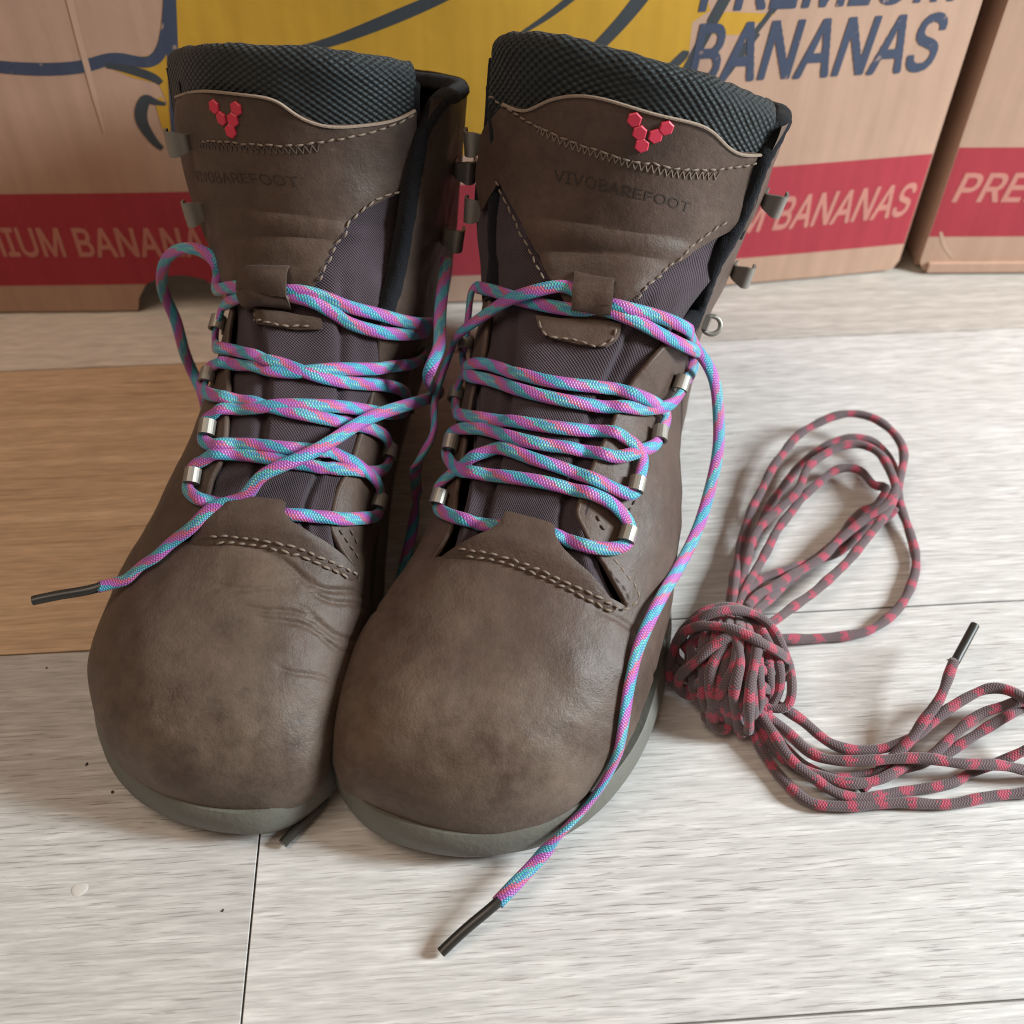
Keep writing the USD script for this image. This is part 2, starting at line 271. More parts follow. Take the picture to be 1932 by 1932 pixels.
def plank_mat(name, base, pale, dark, seed, ang, m1=(17, 230, 1), m2=(58, 1150, 1)):
    mat(name, {
        'g': ('geometry', {}), 'm0': ('mapping', {'rotation': (0, 0, -ang), 'location': (seed, seed * 0.7, 0)}),
        'm1': ('mapping', {'scale': m1}), 'n1': ('noise_texture', {'scale': 1.0, 'detail': 8.0, 'roughness': 0.70, 'distortion': 0.25}), 'r1': ('rgb_ramp', {'ramp': [(0.26, tuple(0.86 * c for c in base)), (0.5, base), (0.74, pale)]}),
        'm2': ('mapping', {'scale': m2}), 'n2': ('noise_texture', {'scale': 1.0, 'detail': 3.0, 'roughness': 0.55, 'distortion': 0.3}), 'r2': ('rgb_ramp', {'ramp': [(0.57, (0, 0, 0)), (0.66, (1, 1, 1))]}),
        'm4': ('mapping', {'scale': (6, 14, 1)}), 'n4': ('noise_texture', {'scale': 1.0, 'detail': 3.0}), 'r4': ('rgb_ramp', {'ramp': [(0.35, (0.25,) * 3), (0.65, (1,) * 3)]}), 'k': ('math', {'math_type': 'multiply'}),
        'x': ('mix', {'color2': dark}), 'sc': ('math', {'math_type': 'multiply', 'value2': 0.75}),
        'm3': ('mapping', {'scale': (70, 800, 1)}), 'n3': ('noise_texture', {'scale': 1.0, 'detail': 4.0}), 'r3': ('rgb_ramp', {'ramp': [(0.33, (0.83,) * 3), (0.68, (1.12,) * 3)]}), 'x3': ('mix', {'mix_type': 'multiply', 'fac': 1.0}),
        'b': ('bump', {'strength': 0.25, 'distance': 0.0006, 'invert': True}),
        'p': ('principled_bsdf', {'roughness': 0.48, 'specular_ior_level': 0.4})},
        [('g.position', 'm0.vector'), ('m0.vector', 'm1.vector'), ('m1.vector', 'n1.vector'), ('n1.fac', 'r1.fac'), ('m0.vector', 'm2.vector'), ('m2.vector', 'n2.vector'), ('n2.fac', 'r2.fac'),
         ('m0.vector', 'm4.vector'), ('m4.vector', 'n4.vector'), ('n4.fac', 'r4.fac'), ('r2.color', 'k.value1'), ('r4.color', 'k.value2'), ('k.value', 'sc.value1'), ('sc.value', 'x.fac'), ('r1.color', 'x.color1'),
         ('m0.vector', 'm3.vector'), ('m3.vector', 'n3.vector'), ('n3.fac', 'r3.fac'), ('x.color', 'x3.color1'), ('r3.color', 'x3.color2'), ('x3.color', 'p.base_color'), ('k.value', 'b.height'), ('b.normal', 'p.normal')])
FANG = 0.066
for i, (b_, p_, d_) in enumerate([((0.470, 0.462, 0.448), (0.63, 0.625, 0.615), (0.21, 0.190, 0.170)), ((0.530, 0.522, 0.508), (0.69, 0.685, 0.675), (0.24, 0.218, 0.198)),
                                  ((0.43, 0.405, 0.370), (0.57, 0.545, 0.510), (0.21, 0.180, 0.150)), ((0.56, 0.395, 0.255), (0.74, 0.56, 0.385), (0.34, 0.205, 0.115)), ((0.66, 0.61, 0.54), (0.78, 0.735, 0.66), (0.36, 0.31, 0.25))]):  # d: tan with warm shade put into its colour; e: paled to counter shade
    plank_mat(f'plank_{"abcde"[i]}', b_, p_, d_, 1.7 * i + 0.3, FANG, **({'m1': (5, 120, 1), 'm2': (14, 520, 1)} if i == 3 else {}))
plain('paint_drop', (0.52, 0.50, 0.47), 0.5)
plain('seam', (0.19, 0.175, 0.155), 0.9)

def card_mat(name, color, speck=None):
    mat(name, {
        'g': ('geometry', {}), 'm1': ('mapping', {'scale': (160, 160, 14)}), 'n1': ('noise_texture', {'scale': 1.0, 'detail': 3.0}), 'n2': ('noise_texture', {'scale': 9.0, 'detail': 5.0}),
        'a': ('mix_float', {'fac': 0.6}), 'r': ('rgb_ramp', {'ramp': [(0.35, tuple(0.86 * c for c in color)), (0.65, tuple(1.1 * c for c in color))]}),
        'n3': ('noise_texture', {'scale': 210.0, 'detail': 2.0}), 'r3': ('rgb_ramp', {'ramp': [(0.66, (0, 0, 0)), (0.74, (1, 1, 1))]}), 'sc': ('math', {'math_type': 'multiply', 'value2': 0.6 if speck else 0.0}), 'x': ('mix', {'color2': speck or color}),
        'b': ('bump', {'strength': 0.35, 'distance': 0.005}),
        'p': ('principled_bsdf', {'roughness': 0.75, 'specular_ior_level': 0.25})},
        [('g.position', 'm1.vector'), ('m1.vector', 'n1.vector'), ('g.position', 'n2.vector'), ('n1.fac', 'a.a'), ('n2.fac', 'a.b'), ('a.result', 'r.fac'), ('g.position', 'n3.vector'), ('n3.fac', 'r3.fac'), ('r3.color', 'sc.value1'), ('sc.value', 'x.fac'),
         ('r.color', 'x.color1'), ('x.color', 'p.base_color'), ('n2.fac', 'b.height'), ('b.normal', 'p.normal')])
CARD = (0.47, 0.305, 0.225)
card_mat('cardboard', CARD)
card_mat('print_red', (0.38, 0.042, 0.060))
card_mat('print_yellow', (0.53, 0.30, 0.035))
card_mat('print_blue', (0.055, 0.070, 0.115), CARD)
card_mat('print_outline', (0.050, 0.058, 0.066))
card_mat('print_pale', (0.52, 0.22, 0.18))
card_mat('crease', (0.52, 0.35, 0.262))

# ---------------------------------------------------------------- floor
def floor():
    root = UsdGeom.Xform.Define(stage, '/World/floor'); data(root.GetPrim(), kind='structure', label='pale grey wood-look plank floor', category='floor')
    e, n = np.array([math.cos(FANG), math.sin(FANG), 0]), np.array([-math.sin(FANG), math.cos(FANG), 0])
    rows = [-0.42, -0.245, -0.075, 0.1015, 0.259, 0.4387, 0.615, 0.79, 0.965]
    cuts = {0: [-1.0, 0.25, 1.2], 1: [-1.1, -0.35, 0.6, 1.2], 2: [-1.0, 0.55, 1.2], 3: [-1.2, -0.079, 1.2], 4: [-1.1, -0.045, 1.2], 5: [-1.1, -0.06, 1.2], 6: [-1.1, 0.2, 1.2], 7: [-1.1, -.3, .8, 1.2]}  # two back rows split out of sight, where their painted tones end
    look = {(3, 0): 'plank_a', (3, 1): 'plank_b', (4, 0): 'plank_d', (4, 1): 'plank_b', (5, 0): 'plank_e', (5, 1): 'plank_c', (2, 0): 'plank_b', (2, 1): 'plank_b'}  # left of the boots: d paints in warm shade, e paints in brightness
    put('/World/floor', 'subfloor', trimesh.creation.box(extents=(3, 3, 0.004), transform=trimesh.transformations.translation_matrix((0, 0.3, -0.0034))), 'seam')
    g, c = 0.00036, 0.00028
    for i in range(len(rows) - 1):
        xs = cuts[i]
        for j in range(len(xs) - 1):
            a0, a1, b0, b1 = xs[j] + g, xs[j + 1] - g, rows[i] + g, rows[i + 1] - g
            lev = [(0.0, -0.00125), (0.0, -c * 0.7), (c * 0.55, -c * 0.12), (c * 1.2, 0.0)]
            V = np.array([e * x + n * y + [0, 0, z] for d, z in lev for x, y in ((a0 + d, b0 + d), (a1 - d, b0 + d), (a1 - d, b1 - d), (a0 + d, b1 - d))])
            F = []
            for k in range(3):
                for q in range(4):
                    r = (q + 1) % 4; F += [[4 * k + q, 4 * k + r, 4 * k + 4 + r], [4 * k + q, 4 * k + 4 + r, 4 * k + 4 + q]]
            F += [[12, 13, 14], [12, 14, 15]]
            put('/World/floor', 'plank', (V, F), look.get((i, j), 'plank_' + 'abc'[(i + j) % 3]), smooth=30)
    r = np.random.default_rng(5); bits = []                              # grit and crumbs
    for px, py, k in [(163, 1442, .8), (212, 1494, .8), (420, 1718, .6), (88, 1260, .5), (1790, 1245, .5)]:
        m = trimesh.creation.icosphere(1, 0.0007 * k); m.apply_scale((1.3, 0.9, 0.5)); v = np.array(m.vertices) * (1 + 0.25 * r.normal(size=(len(m.vertices), 1))); a = r.uniform(0, 6)
        v = v @ np.array([[math.cos(a), math.sin(a), 0], [-math.sin(a), math.cos(a), 0], [0, 0, 1]]); bits.append((v + at_z(px, py, 0.0002), m.faces))
    put('/World/floor', 'grit', cat(bits), 'stamp', smooth=True, kind='stuff')
    a = np.linspace(0, 2 * np.pi, 25)[:-1]; c = at_z(150, 1678, 0); rr = 0.0026 * (1 + 0.10 * np.sin(2 * a + 1) + 0.06 * np.sin(3 * a)); ring = lambda k, z: np.stack([c[0] + k * rr * np.cos(a), c[1] + k * rr * np.sin(a), np.full(24, z)], 1)
    v = np.vstack([ring(1, 0.0), ring(0.93, 0.00015), ring(0.55, 0.00022), [[c[0], c[1], 0.00024]]]); k = np.arange(24); j = (k + 1) % 24
    f = np.vstack([np.stack([o + k, o + j, o + 24 + j], 1) for o in (0, 24)] + [np.stack([o + k, o + 24 + j, o + 24 + k], 1) for o in (0, 24)] + [np.stack([48 + k, 48 + j, np.full(24, 72)], 1)])
    put('/World/floor', 'paint_drop', (v, f), 'paint_drop', smooth=True)
floor()

# ---------------------------------------------------------------- cardboard boxes
class Face:
    """The gently bowed front of a box: y as a function of x."""
    def __init__(s, xs, ys): s.fn = PchipInterpolator(xs, ys, extrapolate=True)
    def y(s, x): return s.fn(x)
    def pt(s, px, py):
        y = 0.48
        for _ in range(12):
            p = at_y(px, py, y); y = float(s.fn(p[0]))
        return np.array([p[0], p[2]])
    def normal(s, x):
        d = s.fn.derivative()(x); return nrm(np.stack([d, -np.ones_like(d), np.zeros_like(d)], -1))
    def sheet(s, poly, off, thick=0.0, step=0.012):
        """A flat piece of print or board in (x, z), bent to follow the face; thick > 0 makes it a panel."""
        V, F, nv = [], [], 0
        polys = list(poly.geoms) if hasattr(poly, 'geoms') else [poly]
        for P in polys:
            x0, _, x1, _ = P.bounds
            k0, k1 = math.floor(x0 / step), math.ceil(x1 / step)
            for k in range(k0, k1):
                part = P.intersection(sbox(k * step, -9, (k + 1) * step, 9))
                for g in getattr(part, 'geoms', [part]):
                    if g.geom_type != 'Polygon' or g.area < 1e-9: continue
                    v, f = trimesh.creation.triangulate_polygon(g, engine='earcut')
                    nn = np.cross(np.append(v[f[0][1]] - v[f[0][0]], 0), np.append(v[f[0][2]] - v[f[0][0]], 0))[2]
                    f = np.asarray(f)
                    if nn < 0: f = f[:, ::-1]
                    V.append(v); F.append(f + nv); nv += len(v)
        q = np.vstack(V); F = np.vstack(F)
        o = s.normal(q[:, 0]) * off; base = np.stack([q[:, 0], s.y(q[:, 0]), q[:, 1]], 1)
        top = base + o
        if thick <= 0: 
            return trimesh.Trimesh(top, F, process=True)
        back = base - s.normal(q[:, 0]) * thick
        n0 = len(q); walls = []
        for P in polys:
            for ring in [P.exterior, *P.interiors]:
                L = ring.length; m = max(8, int(L / 0.006)); b = np.array([ring.interpolate(k * L / m).coords[0] for k in range(m)])
                if len(ring.coords) < 9: b = np.array(ring.coords)[:-1]
                m = len(b); y = s.y(b[:, 0]); nn = s.normal(b[:, 0]); a = np.stack([b[:, 0], y, b[:, 1]], 1)
                k = np.arange(m); walls.append((np.vstack([a + nn * off, a - nn * thick]), np.vstack([np.stack([k, (k + 1) % m, m + k], 1), np.stack([(k + 1) % m, m + (k + 1) % m, m + k], 1)])))
        return cat([(top, F), (back, F[:, ::-1])] + walls)
    def text(s, words, p0, p1, cap, off, shear=0.14, bold=True):
        """Lettering from baseline point p0 to p1 (x, z) with capitals cap tall."""
        m = meshkit.text_mesh(words, 0.02, 0.00005, bold=bold); v = np.array(m.vertices)
        x0, x1 = v[:, 0].min(), v[:, 0].max(); k = np.linalg.norm(np.subtract(p1, p0)) / (x1 - x0); d = nrm(np.subtract(p1, p0))
        X = (v[:, 0] - x0) * k; Y = v[:, 1] * cap / 0.02; X = X + Y * shear
        x = p0[0] + d[0] * X; z = p0[1] + d[1] * X + Y
        return trimesh.Trimesh(np.stack([x, s.y(x), z], 1) + s.normal(x) * (off + v[:, 2:3] * 1.0), m.faces, process=False)

def poly_px(face, pts, smooth=False):
    q = np.array([face.pt(*p) for p in pts])
    if smooth: q = spline_path(np.vstack([q, q[:1]]), 0.002, closed=True)[:-1]
    return Polygon(q).buffer(0)
def stroke_px(face, pts, widths):
    """A brush stroke along picture points with a changing width (in picture units)."""
    q = np.array([[*face.pt(*p), w] for p, w in zip(pts, widths)]); q = spline_path(q, 0.002)
    t = nrm(np.gradient(q[:, :2], axis=0)); n = np.stack([-t[:, 1], t[:, 0]], 1); w = q[:, 2:] * 0.53 / FPX / 2
    return Polygon(np.vstack([q[:, :2] + n * w, (q[:, :2] - n * w)[::-1]])).buffer(0.0002)

def box_shell(root, face, x0, x1, zt, depth, hole=None):
    zb = 0.0015
    front = Polygon([(x0 + 0.003, zb), (x1 - 0.003, zb), (x1, zb + 0.006), (x1, zt), (x0, zt), (x0, zb + 0.006)])
    if hole is not None: front = front.difference(hole)
    put(root, 'front_panel', face.sheet(front, 0.0, 0.005), 'cardboard', smooth=30)
    for x, sgn in ((x0, 1), (x1, -1)):
        y0 = float(face.y(x)) + 0.0055; dx = 0.079 * (depth) * 0
        put(root, 'side_panel', trimesh.creation.box(extents=(0.005, depth, zt - zb), transform=trimesh.transformations.translation_matrix((x + sgn * 0.0027, y0 + depth / 2, (zt + zb) / 2))), 'cardboard', smooth=30)
    ym = max(float(face.y(x0)), float(face.y(x1))) + 0.006
    put(root, 'back_panel', trimesh.creation.box(extents=(x1 - x0 - 0.012, 0.005, zt - zb), transform=trimesh.transformations.translation_matrix(((x0 + x1) / 2, ym + depth - 0.02, (zt + zb) / 2))), 'cardboard')
    put(root, 'bottom_panel', trimesh.creation.box(extents=(x1 - x0 - 0.012, depth - 0.03, 0.004), transform=trimesh.transformations.translation_matrix(((x0 + x1) / 2, ym + depth / 2, zb + 0.003))), 'cardboard')
    put(root, 'lid', trimesh.creation.box(extents=(x1 - x0 + 0.004, depth + 0.03, 0.005), transform=trimesh.transformations.translation_matrix(((x0 + x1) / 2, ym + depth / 2 - 0.012, zt + 0.0027))), 'cardboard')

def band(face, x0, x1, z0, z1, off): return face.sheet(sbox(x0, z0, x1, z1), off)

fA = Face([-0.36, -0.28, -0.2, -0.05, 0.0, 0.1236, 0.2196], [0.469, 0.4700, 0.4715, 0.478, 0.481, 0.4950, 0.5094])
A = thing('cardboard_box', 'wide cardboard box directly behind both boots, with yellow banana print and blue BANANAS lettering', 'cardboard box', 'banana boxes along the back', (-0.04, 0.48, 0))
ax0, ax1, ztop = -0.312, 0.2196, 0.235
hole = poly_px(fA, [(262, 592), (262, 562), (276, 536), (306, 521), (348, 519), (386, 527), (412, 545), (424, 566), (428, 592)])
hole = Polygon([(x, min(max(z, 0.0), 1)) for x, z in hole.exterior.coords]).union(sbox(fA.pt(264, 560)[0], 0.0, fA.pt(428, 560)[0], 0.004)).buffer(0)
box_shell(A, fA, ax0, ax1, ztop, 0.38, hole)
E = 0.00007
put(A, 'red_band', fA.sheet(sbox(ax0, 0.0186, ax1 - 0.0004, 0.0733).difference(hole), E), 'print_red', smooth=30)
def lettering(root, face, words, p0, p1, cap, m, off, **kw): put(root, 'lettering', face.text(words, p0, p1, cap, off, **kw), m, smooth=False)
b0, b1 = fA.pt(1456, 433), fA.pt(1708, 405); wrd = b1 - b0
lettering(A, fA, 'BANANAS', b0, b1, 0.0190, 'print_pale', 2 * E)
lettering(A, fA, 'PREMIUM', b0 - wrd * 1.085, b0 - wrd * 0.09, 0.0190, 'print_pale', 2 * E)
c0, c1 = fA.pt(150, 483), fA.pt(428, 482); wrd = c1 - c0
lettering(A, fA, 'BANANAS', c0, c1, 0.0165, 'print_pale', 2 * E, shear=0.03)
lettering(A, fA, 'PREMIUM', c0 - wrd * 1.0, c0 - wrd * 0.085, 0.0165, 'print_pale', 2 * E, shear=0.03)
# the yellow banana picture with its dark brush outlines
yl = poly_px(fA, [(322, -30), (323, 60), (308, 97), (202, 122), (212, 130), (248, 146), (300, 158), (318, 200), (352, 250), (600, 300), (900, 292), (1150, 240), (1290, 150), (1300, 100), (1306, 42), (1340, 20), (1330, -30)])
yl = yl.union(poly_px(fA, [(1330, 45), (1370, 22), (1462, 26), (1440, 40), (1410, 48), (1392, 66), (1345, 64)]))
put(A, 'banana_print', fA.sheet(yl, E), 'print_yellow', smooth=30)
yw = poly_px(fA, [(292, 192), (304, 182), (318, 200), (322, 240), (316, 262), (304, 236)]); put(A, 'banana_print', fA.sheet(yw, 1.5 * E), 'print_yellow', smooth=30)
for pts, w in (([(-40, 122), (60, 130), (150, 126), (240, 112), (306, 92), (323, 72), (325, 40), (322, -30)], [20, 21, 20, 18, 17, 15, 14, 14]),
               ([(480, 108), (560, 94), (660, 66), (760, 26), (850, -14), (900, -40)], [6, 11, 17, 20, 17, 15]),
               ([(966, 74), (1010, 46), (1050, 18), (1090, -14)], [3, 7, 10, 12]),
               ([(1092, 118), (1130, 86), (1170, 44), (1212, -8)], [16, 20, 22, 25]),
               ([(1244, 144), (1262, 130), (1280, 114), (1294, 96)], [8, 14, 16, 10]),
               ([(1338, 40), (1350, 28), (1362, 12), (1374, -10)], [7, 13, 15, 15]),
               ([(208, 128), (232, 128), (268, 138), (304, 156)], [3, 13, 15, 9]),
               ([(312, 196), (288, 190), (270, 196), (266, 220), (280, 252), (306, 280)], [5, 12, 18, 20, 17, 9]),
               ([(1458, 24), (1446, 34), (1434, 50), (1432, 64)], [4, 8, 8, 4])):
    put(A, 'brush_outline', fA.sheet(stroke_px(fA, pts, w), 2.2 * E), 'print_blue' if pts[0][0] < -10 else 'print_outline', smooth=30)
t0, t1 = fA.pt(1297, 154), fA.pt(1756, 130)
lettering(A, fA, 'BANANAS', t0, t1, 0.0265, 'print_blue', 3.2 * E, shear=0.10)
t0, t1 = fA.pt(1318, 19), fA.pt(1800, -2)
lettering(A, fA, 'PREMIUM', t0, t1, 0.0265, 'print_blue', 3.2 * E, shear=0.10)
put(A, 'crease', fA.sheet(poly_px(fA, [(120, -20), (134, -20), (158, 80), (184, 180), (200, 250), (196, 252), (174, 182), (146, 82)]), 2.6 * E), 'crease', smooth=30)

fB = Face([0.2, 0.2305, 0.30, 0.45, 0.8], [0.5115, 0.5080, 0.5085, 0.5100, 0.512])
B = thing('cardboard_box', 'cardboard box at the right edge, cut off by the frame, red band reading PREM', 'cardboard box', 'banana boxes along the back', (0.45, 0.51, 0))
box_shell(B, fB, 0.2310, 0.72, 0.235, 0.38)
put(B, 'red_band', fB.sheet(sbox(0.2313, 0.0240, 0.7195, 0.0775), E), 'print_red', smooth=30)
p0 = fB.pt(1795, 380); lettering(B, fB, 'PREMIUM BANANAS', p0, p0 + np.array([0.205, 0.0]), 0.0165, 'print_pale', 2 * E)
put(B, 'crease', fB.sheet(stroke_px(fB, [(1775, 438), (1782, 462), (1798, 486)], [4, 7, 3]), 2.0 * E), 'crease', smooth=30)
put(B, 'bottom_fold', fB.sheet(sbox(0.236, 0.0016, 0.715, 0.0075), 0.0022, 0.002), 'cardboard', smooth=30)

# ---------------------------------------------------------------- boots
def put_n(parent, name, v, f, n, mat_, uv=None, **kw):
    path = put(parent, name, (v, f), mat_, smooth=True, uv=uv, **kw)
    m = UsdGeom.Mesh.Get(stage, path); m.CreateNormalsAttr(Vt.Vec3fArray.FromNumpy(np.asarray(n, np.float32))); m.SetNormalsInterpolation('vertex')
    return path
# section table of the last: s, dorsal (f, z), sole line (f, z), centre, half widths towards the little toe / big toe, height of the widest point, roundness above / below
LAST = np.array([
    [0.00, .2870, .0185, .2870, .0150, -.0080, .0000, .0000, .70, 2.0, 2.0],
    [0.05, .2850, .0300, .2855, .0110, -.0080, .0165, .0180, .70, 2.1, 2.4],
    [0.10, .2795, .0405, .2800, .0090, -.0072, .0300, .0320, .70, 2.15, 2.6],
    [0.18, .2660, .0525, .2650, .0080, -.0050, .0425, .0425, .70, 2.2, 2.8],
    [0.28, .2430, .0615, .2400, .0080, -.0020, .0520, .0480, .70, 2.2, 3.0],
    [0.38, .2180, .0700, .2100, .0080, .0000, .0550, .0440, .68, 2.2, 3.0],
    [0.48, .1930, .0830, .1720, .0080, .0020, .0540, .0385, .66, 2.2, 3.0],
    [0.58, .1670, .1000, .1220, .0080, .0030, .0490, .0395, .62, 2.2, 3.0],
    [0.66, .1470, .1120, .0720, .0080, .0030, .0445, .0415, .58, 2.2, 2.8],
    [0.73, .1310, .1230, .0280, .0100, .0020, .0410, .0420, .54, 2.2, 2.6],
    [0.79, .1210, .1340, .0050, .0230, .0010, .0410, .0425, .52, 2.2, 2.3],
    [0.86, .1130, .1500, -.0020, .0560, .0000, .0460, .0390, .50, 2.2, 2.2],
    [0.93, .1050, .1660, .0000, .1000, .0000, .0560, .0420, .50, 2.2, 2.2],
    [1.00, .0960, .1800, .0030, .1480, .0000, .0650, .0450, .50, 2.2, 2.2]])
SOLE = [(.2905, -.010), (.2880, .0085), (.2790, .0270), (.2620, .0430), (.2350, .0545), (.2050, .0580), (.1700, .0555), (.1250, .0475), (.0800, .0405), (.0400, .0350), (.0120, .0240), (.0000, .0020),
        (.0100, -.0210), (.0380, -.0330), (.0800, -.0335), (.1250, -.0345), (.1700, -.0405), (.2050, -.0480), (.2350, -.0535), (.2600, -.0515), (.2780, -.0410), (.2880, -.0270)]

WIDE = 1.055
class Boot:
    def __init__(s, c):
        s.c = c; a = math.radians(c['angle']); s.A = np.array([-math.sin(a), -math.cos(a), 0]); s.R = np.array([math.cos(a), -math.sin(a), 0]); s.O = np.array([*c['heel'], 0.0])
        s.root = thing('boot', c['label'], 'boot', 'pair of brown boots', s.O)
    def W(s, f, r, z):
        f, r, z = np.broadcast_arrays(f, r, z); return s.O + f[..., None] * s.A + r[..., None] * s.R + z[..., None] * np.array([0, 0, 1.0])
    def last(s):
        T = LAST.copy(); m = s.c['mirror']
        if m: T[:, 5] *= -1; T[:, [6, 7]] = T[:, [7, 6]]
        for k, (wr, wl) in s.c['shaft'].items(): T[k, 6], T[k, 7] = wr, wl
        T[:, 7 if not m else 6] *= np.interp(T[:, 0], *s.c['inner'])
        T[:, 6 if not m else 7] *= np.interp(T[:, 0], *s.c['outer'])
        if 'dz' in s.c: T[:, 2] += np.interp(T[:, 0], *s.c['dz'])
        T[:, [1, 3]] *= s.c['long']; T[:, 5:8] *= np.interp(T[:, 0], [0.66, 0.76], [WIDE, 1.0])[:, None]
        fn = PchipInterpolator(T[:, 0], T[:, 1:]); nt, nu = 241, 80
        S = np.linspace(0, 1, nt); P = np.zeros((nt, 2 * nu + 1, 3))
        ph = np.linspace(0, np.pi, 600)
        lean, sq = PchipInterpolator(*s.c['lean']), {k: PchipInterpolator(*v) for k, v in s.c['square'].items()}
        for i, t in enumerate(S):
            df, dz, vf, vz, cx, wr, wl, mh, n1, n2 = fn(t); ln = float(lean(t)); m1 = n1
            for sgn, w in ((1, wr), (-1, wl)):
                n1 = m1 + float(sq[sgn](t))
                C, X = np.abs(np.cos(ph)), np.abs(np.sin(ph)); n = np.where(ph < np.pi / 2, n1, n2)
                q = np.where(ph < np.pi / 2, mh * (1 - C ** (2 / n)), mh + (1 - mh) * C ** (2 / n)); x = w * X ** (2 / n)
                h = math.hypot(df - vf, dz - vz); L = np.concatenate([[0], np.cumsum(np.hypot(np.diff(x), np.diff(q) * max(h, 1e-4)))])
                k = np.interp(np.linspace(0, L[-1], nu + 1), L, np.arange(len(L))); x = np.interp(k, np.arange(len(L)), x); q = np.interp(k, np.arange(len(L)), q)
                p = s.W(df + q * (vf - df), cx + sgn * x + ln * (1 - q), dz + q * (vz - dz))
                P[i, nu + sgn * np.arange(nu + 1)] = p
        # soft, uneven leather: small folds where the foot bends
        U = np.linspace(-1, 1, 2 * nu + 1); TT, UU = np.meshgrid(S, U, indexing='ij')
        q = P.reshape(-1, 3); bump = (meshkit.fbm(q * 45, 3, s.c['seed']) - 0.5).reshape(TT.shape) * 0.0030
        bump = bump * np.clip((TT - 0.04) / 0.1, 0, 1) * np.clip((1 - np.abs(UU)) / 0.25, 0, 1)
        for t0, uc, uw, depth, wd, bend in s.c['creases']:
            d = TT - t0 - bend * (UU - uc) ** 2 - 0.006 * np.sin(UU * 23 + t0 * 50); bump = bump - 0.8 * depth * np.exp(-(d / (0.75 * wd)) ** 2) * np.exp(-((UU - uc) / uw) ** 4)
        for (t0, u0), (wt, wu), hh in s.c['dents']:
            bump = bump + hh * np.exp(-((TT - t0) / wt) ** 2 - ((UU - u0) / wu) ** 2)
        N = np.cross(np.gradient(P, axis=0), np.gradient(P, axis=1)); N = nrm(N); N[0] = s.A; N[1] = N[2]
        if N[100, nu, 2] < 0: N = -N
        P = P + N * bump[..., None]
        s.C = Surf(S, U, P)
        if s.C.n(0.4, 0.0)[2] < 0: s.C.sign = -1
    def edge(s, pts, side):
        """Throat edge: |u| as a function of t from picture points."""
        h = [s.C.near(*p)[2] for p in pts]; t = np.array([x[0] for x in h]); u = np.abs([x[1] for x in h]); k = np.argsort(t); t, u = t[k], u[k]
        keep = np.concatenate([[True], np.diff(t) > 0.004]); t, u = t[keep], u[keep]
        return t, u
    def upper(s):
        c = s.c; e = {}
        for side in (1, -1):
            t, u = s.edge(c['edge'][side], side)
            for tt_, r in c['flap'][side]:
                uu = np.linspace(0.02, 0.9, 400); rr = side * ((s.C.p(np.full(400, tt_), side * uu) - s.O) @ s.R); k = np.nonzero(rr >= r)[0]
                t, u = np.append(t, tt_), np.append(u, uu[k[0]] if len(k) else uu[np.argmax(rr)])
            e[side] = PchipInterpolator(np.array(t), np.array(u), extrapolate=False)
        s.ts = ts = c['ts']; s.u0 = lambda t, side: np.where(t < e[side].x[0], e[side](e[side].x[0]), np.nan_to_num(e[side](np.clip(t, e[side].x[0], e[side].x[-1]))))
        C = s.C; V, F, N = [], [], []
        def add(a, b):
            k = sum(len(x) for x in V); p, n = C.p(a.ravel(), b.ravel()), C.n(a.ravel(), b.ravel()); f = grid_faces(*a.shape)
            g = np.cross(p[f[:, 1]] - p[f[:, 0]], p[f[:, 2]] - p[f[:, 0]]); fl = (g * n[f[:, 0]]).sum(1) < 0; f[fl] = f[fl][:, ::-1]
            V.append(p); N.append(n); F.append(f + k)
        A, B = np.meshgrid(np.linspace(0, 1, 180) ** 1.15 * ts, np.linspace(-1, 1, 181), indexing='ij'); add(A, B)
        tt = np.linspace(ts, 1, 110)
        for side in (1, -1):
            w = np.linspace(0, 1, 90); A = np.repeat(tt[:, None], 90, 1); B = s.u0(tt, side)[:, None]; B = side * (B + (1 - B) * w[None]); add(A, B)
        up = put_n(s.root, 'upper', np.vstack(V), np.vstack(F), np.vstack(N), c['leather'])
        q = np.vstack(V) - s.O; f, z = q @ s.A, q[:, 2]                     # scuffed and dusty: toe cap and flex zone
        wear = 0.85 * np.exp(-((f - 0.276) / 0.030) ** 2) + c['scuff'] * np.exp(-((f - 0.222) / 0.020) ** 2) * np.exp(-((q @ s.R - (0.012 if c['mirror'] else -0.03)) / 0.026) ** 2)
        UsdGeom.PrimvarsAPI(stage.GetPrimAtPath(up)).CreatePrimvar('wear', Sdf.ValueTypeNames.FloatArray, 'vertex').Set(Vt.FloatArray.FromNumpy(np.clip(wear, 0, 1).astype(np.float32)))
        # turned leather edge along the throat
        for side in (1, -1):
            t2 = np.linspace(ts, 0.80, 90); b = side * s.u0(t2, side); p, n = C.p(t2, b), C.n(t2, b)
            v, f, _ = sweep(p - n * 0.0011, n, 0.0022, 0.0026, 8); put(up, 'throat_edge', (v, f), c['leather'], smooth=60)
            # inner lining behind the quarter
            A, B = np.meshgrid(np.linspace(ts, 0.995, 70), np.linspace(0, 1, 40), indexing='ij'); B = side * (s.u0(A, side) + (1 - s.u0(A, side)) * B)
            p, n = C.p(A.ravel(), B.ravel()), C.n(A.ravel(), B.ravel()); d = 0.0024 + 0.0024 * np.clip((A.ravel() - 0.66) / 0.1, 0, 1)
            put_n(s.root, 'lining', p - n * d[:, None], grid_faces(*A.shape), -n, 'felt')
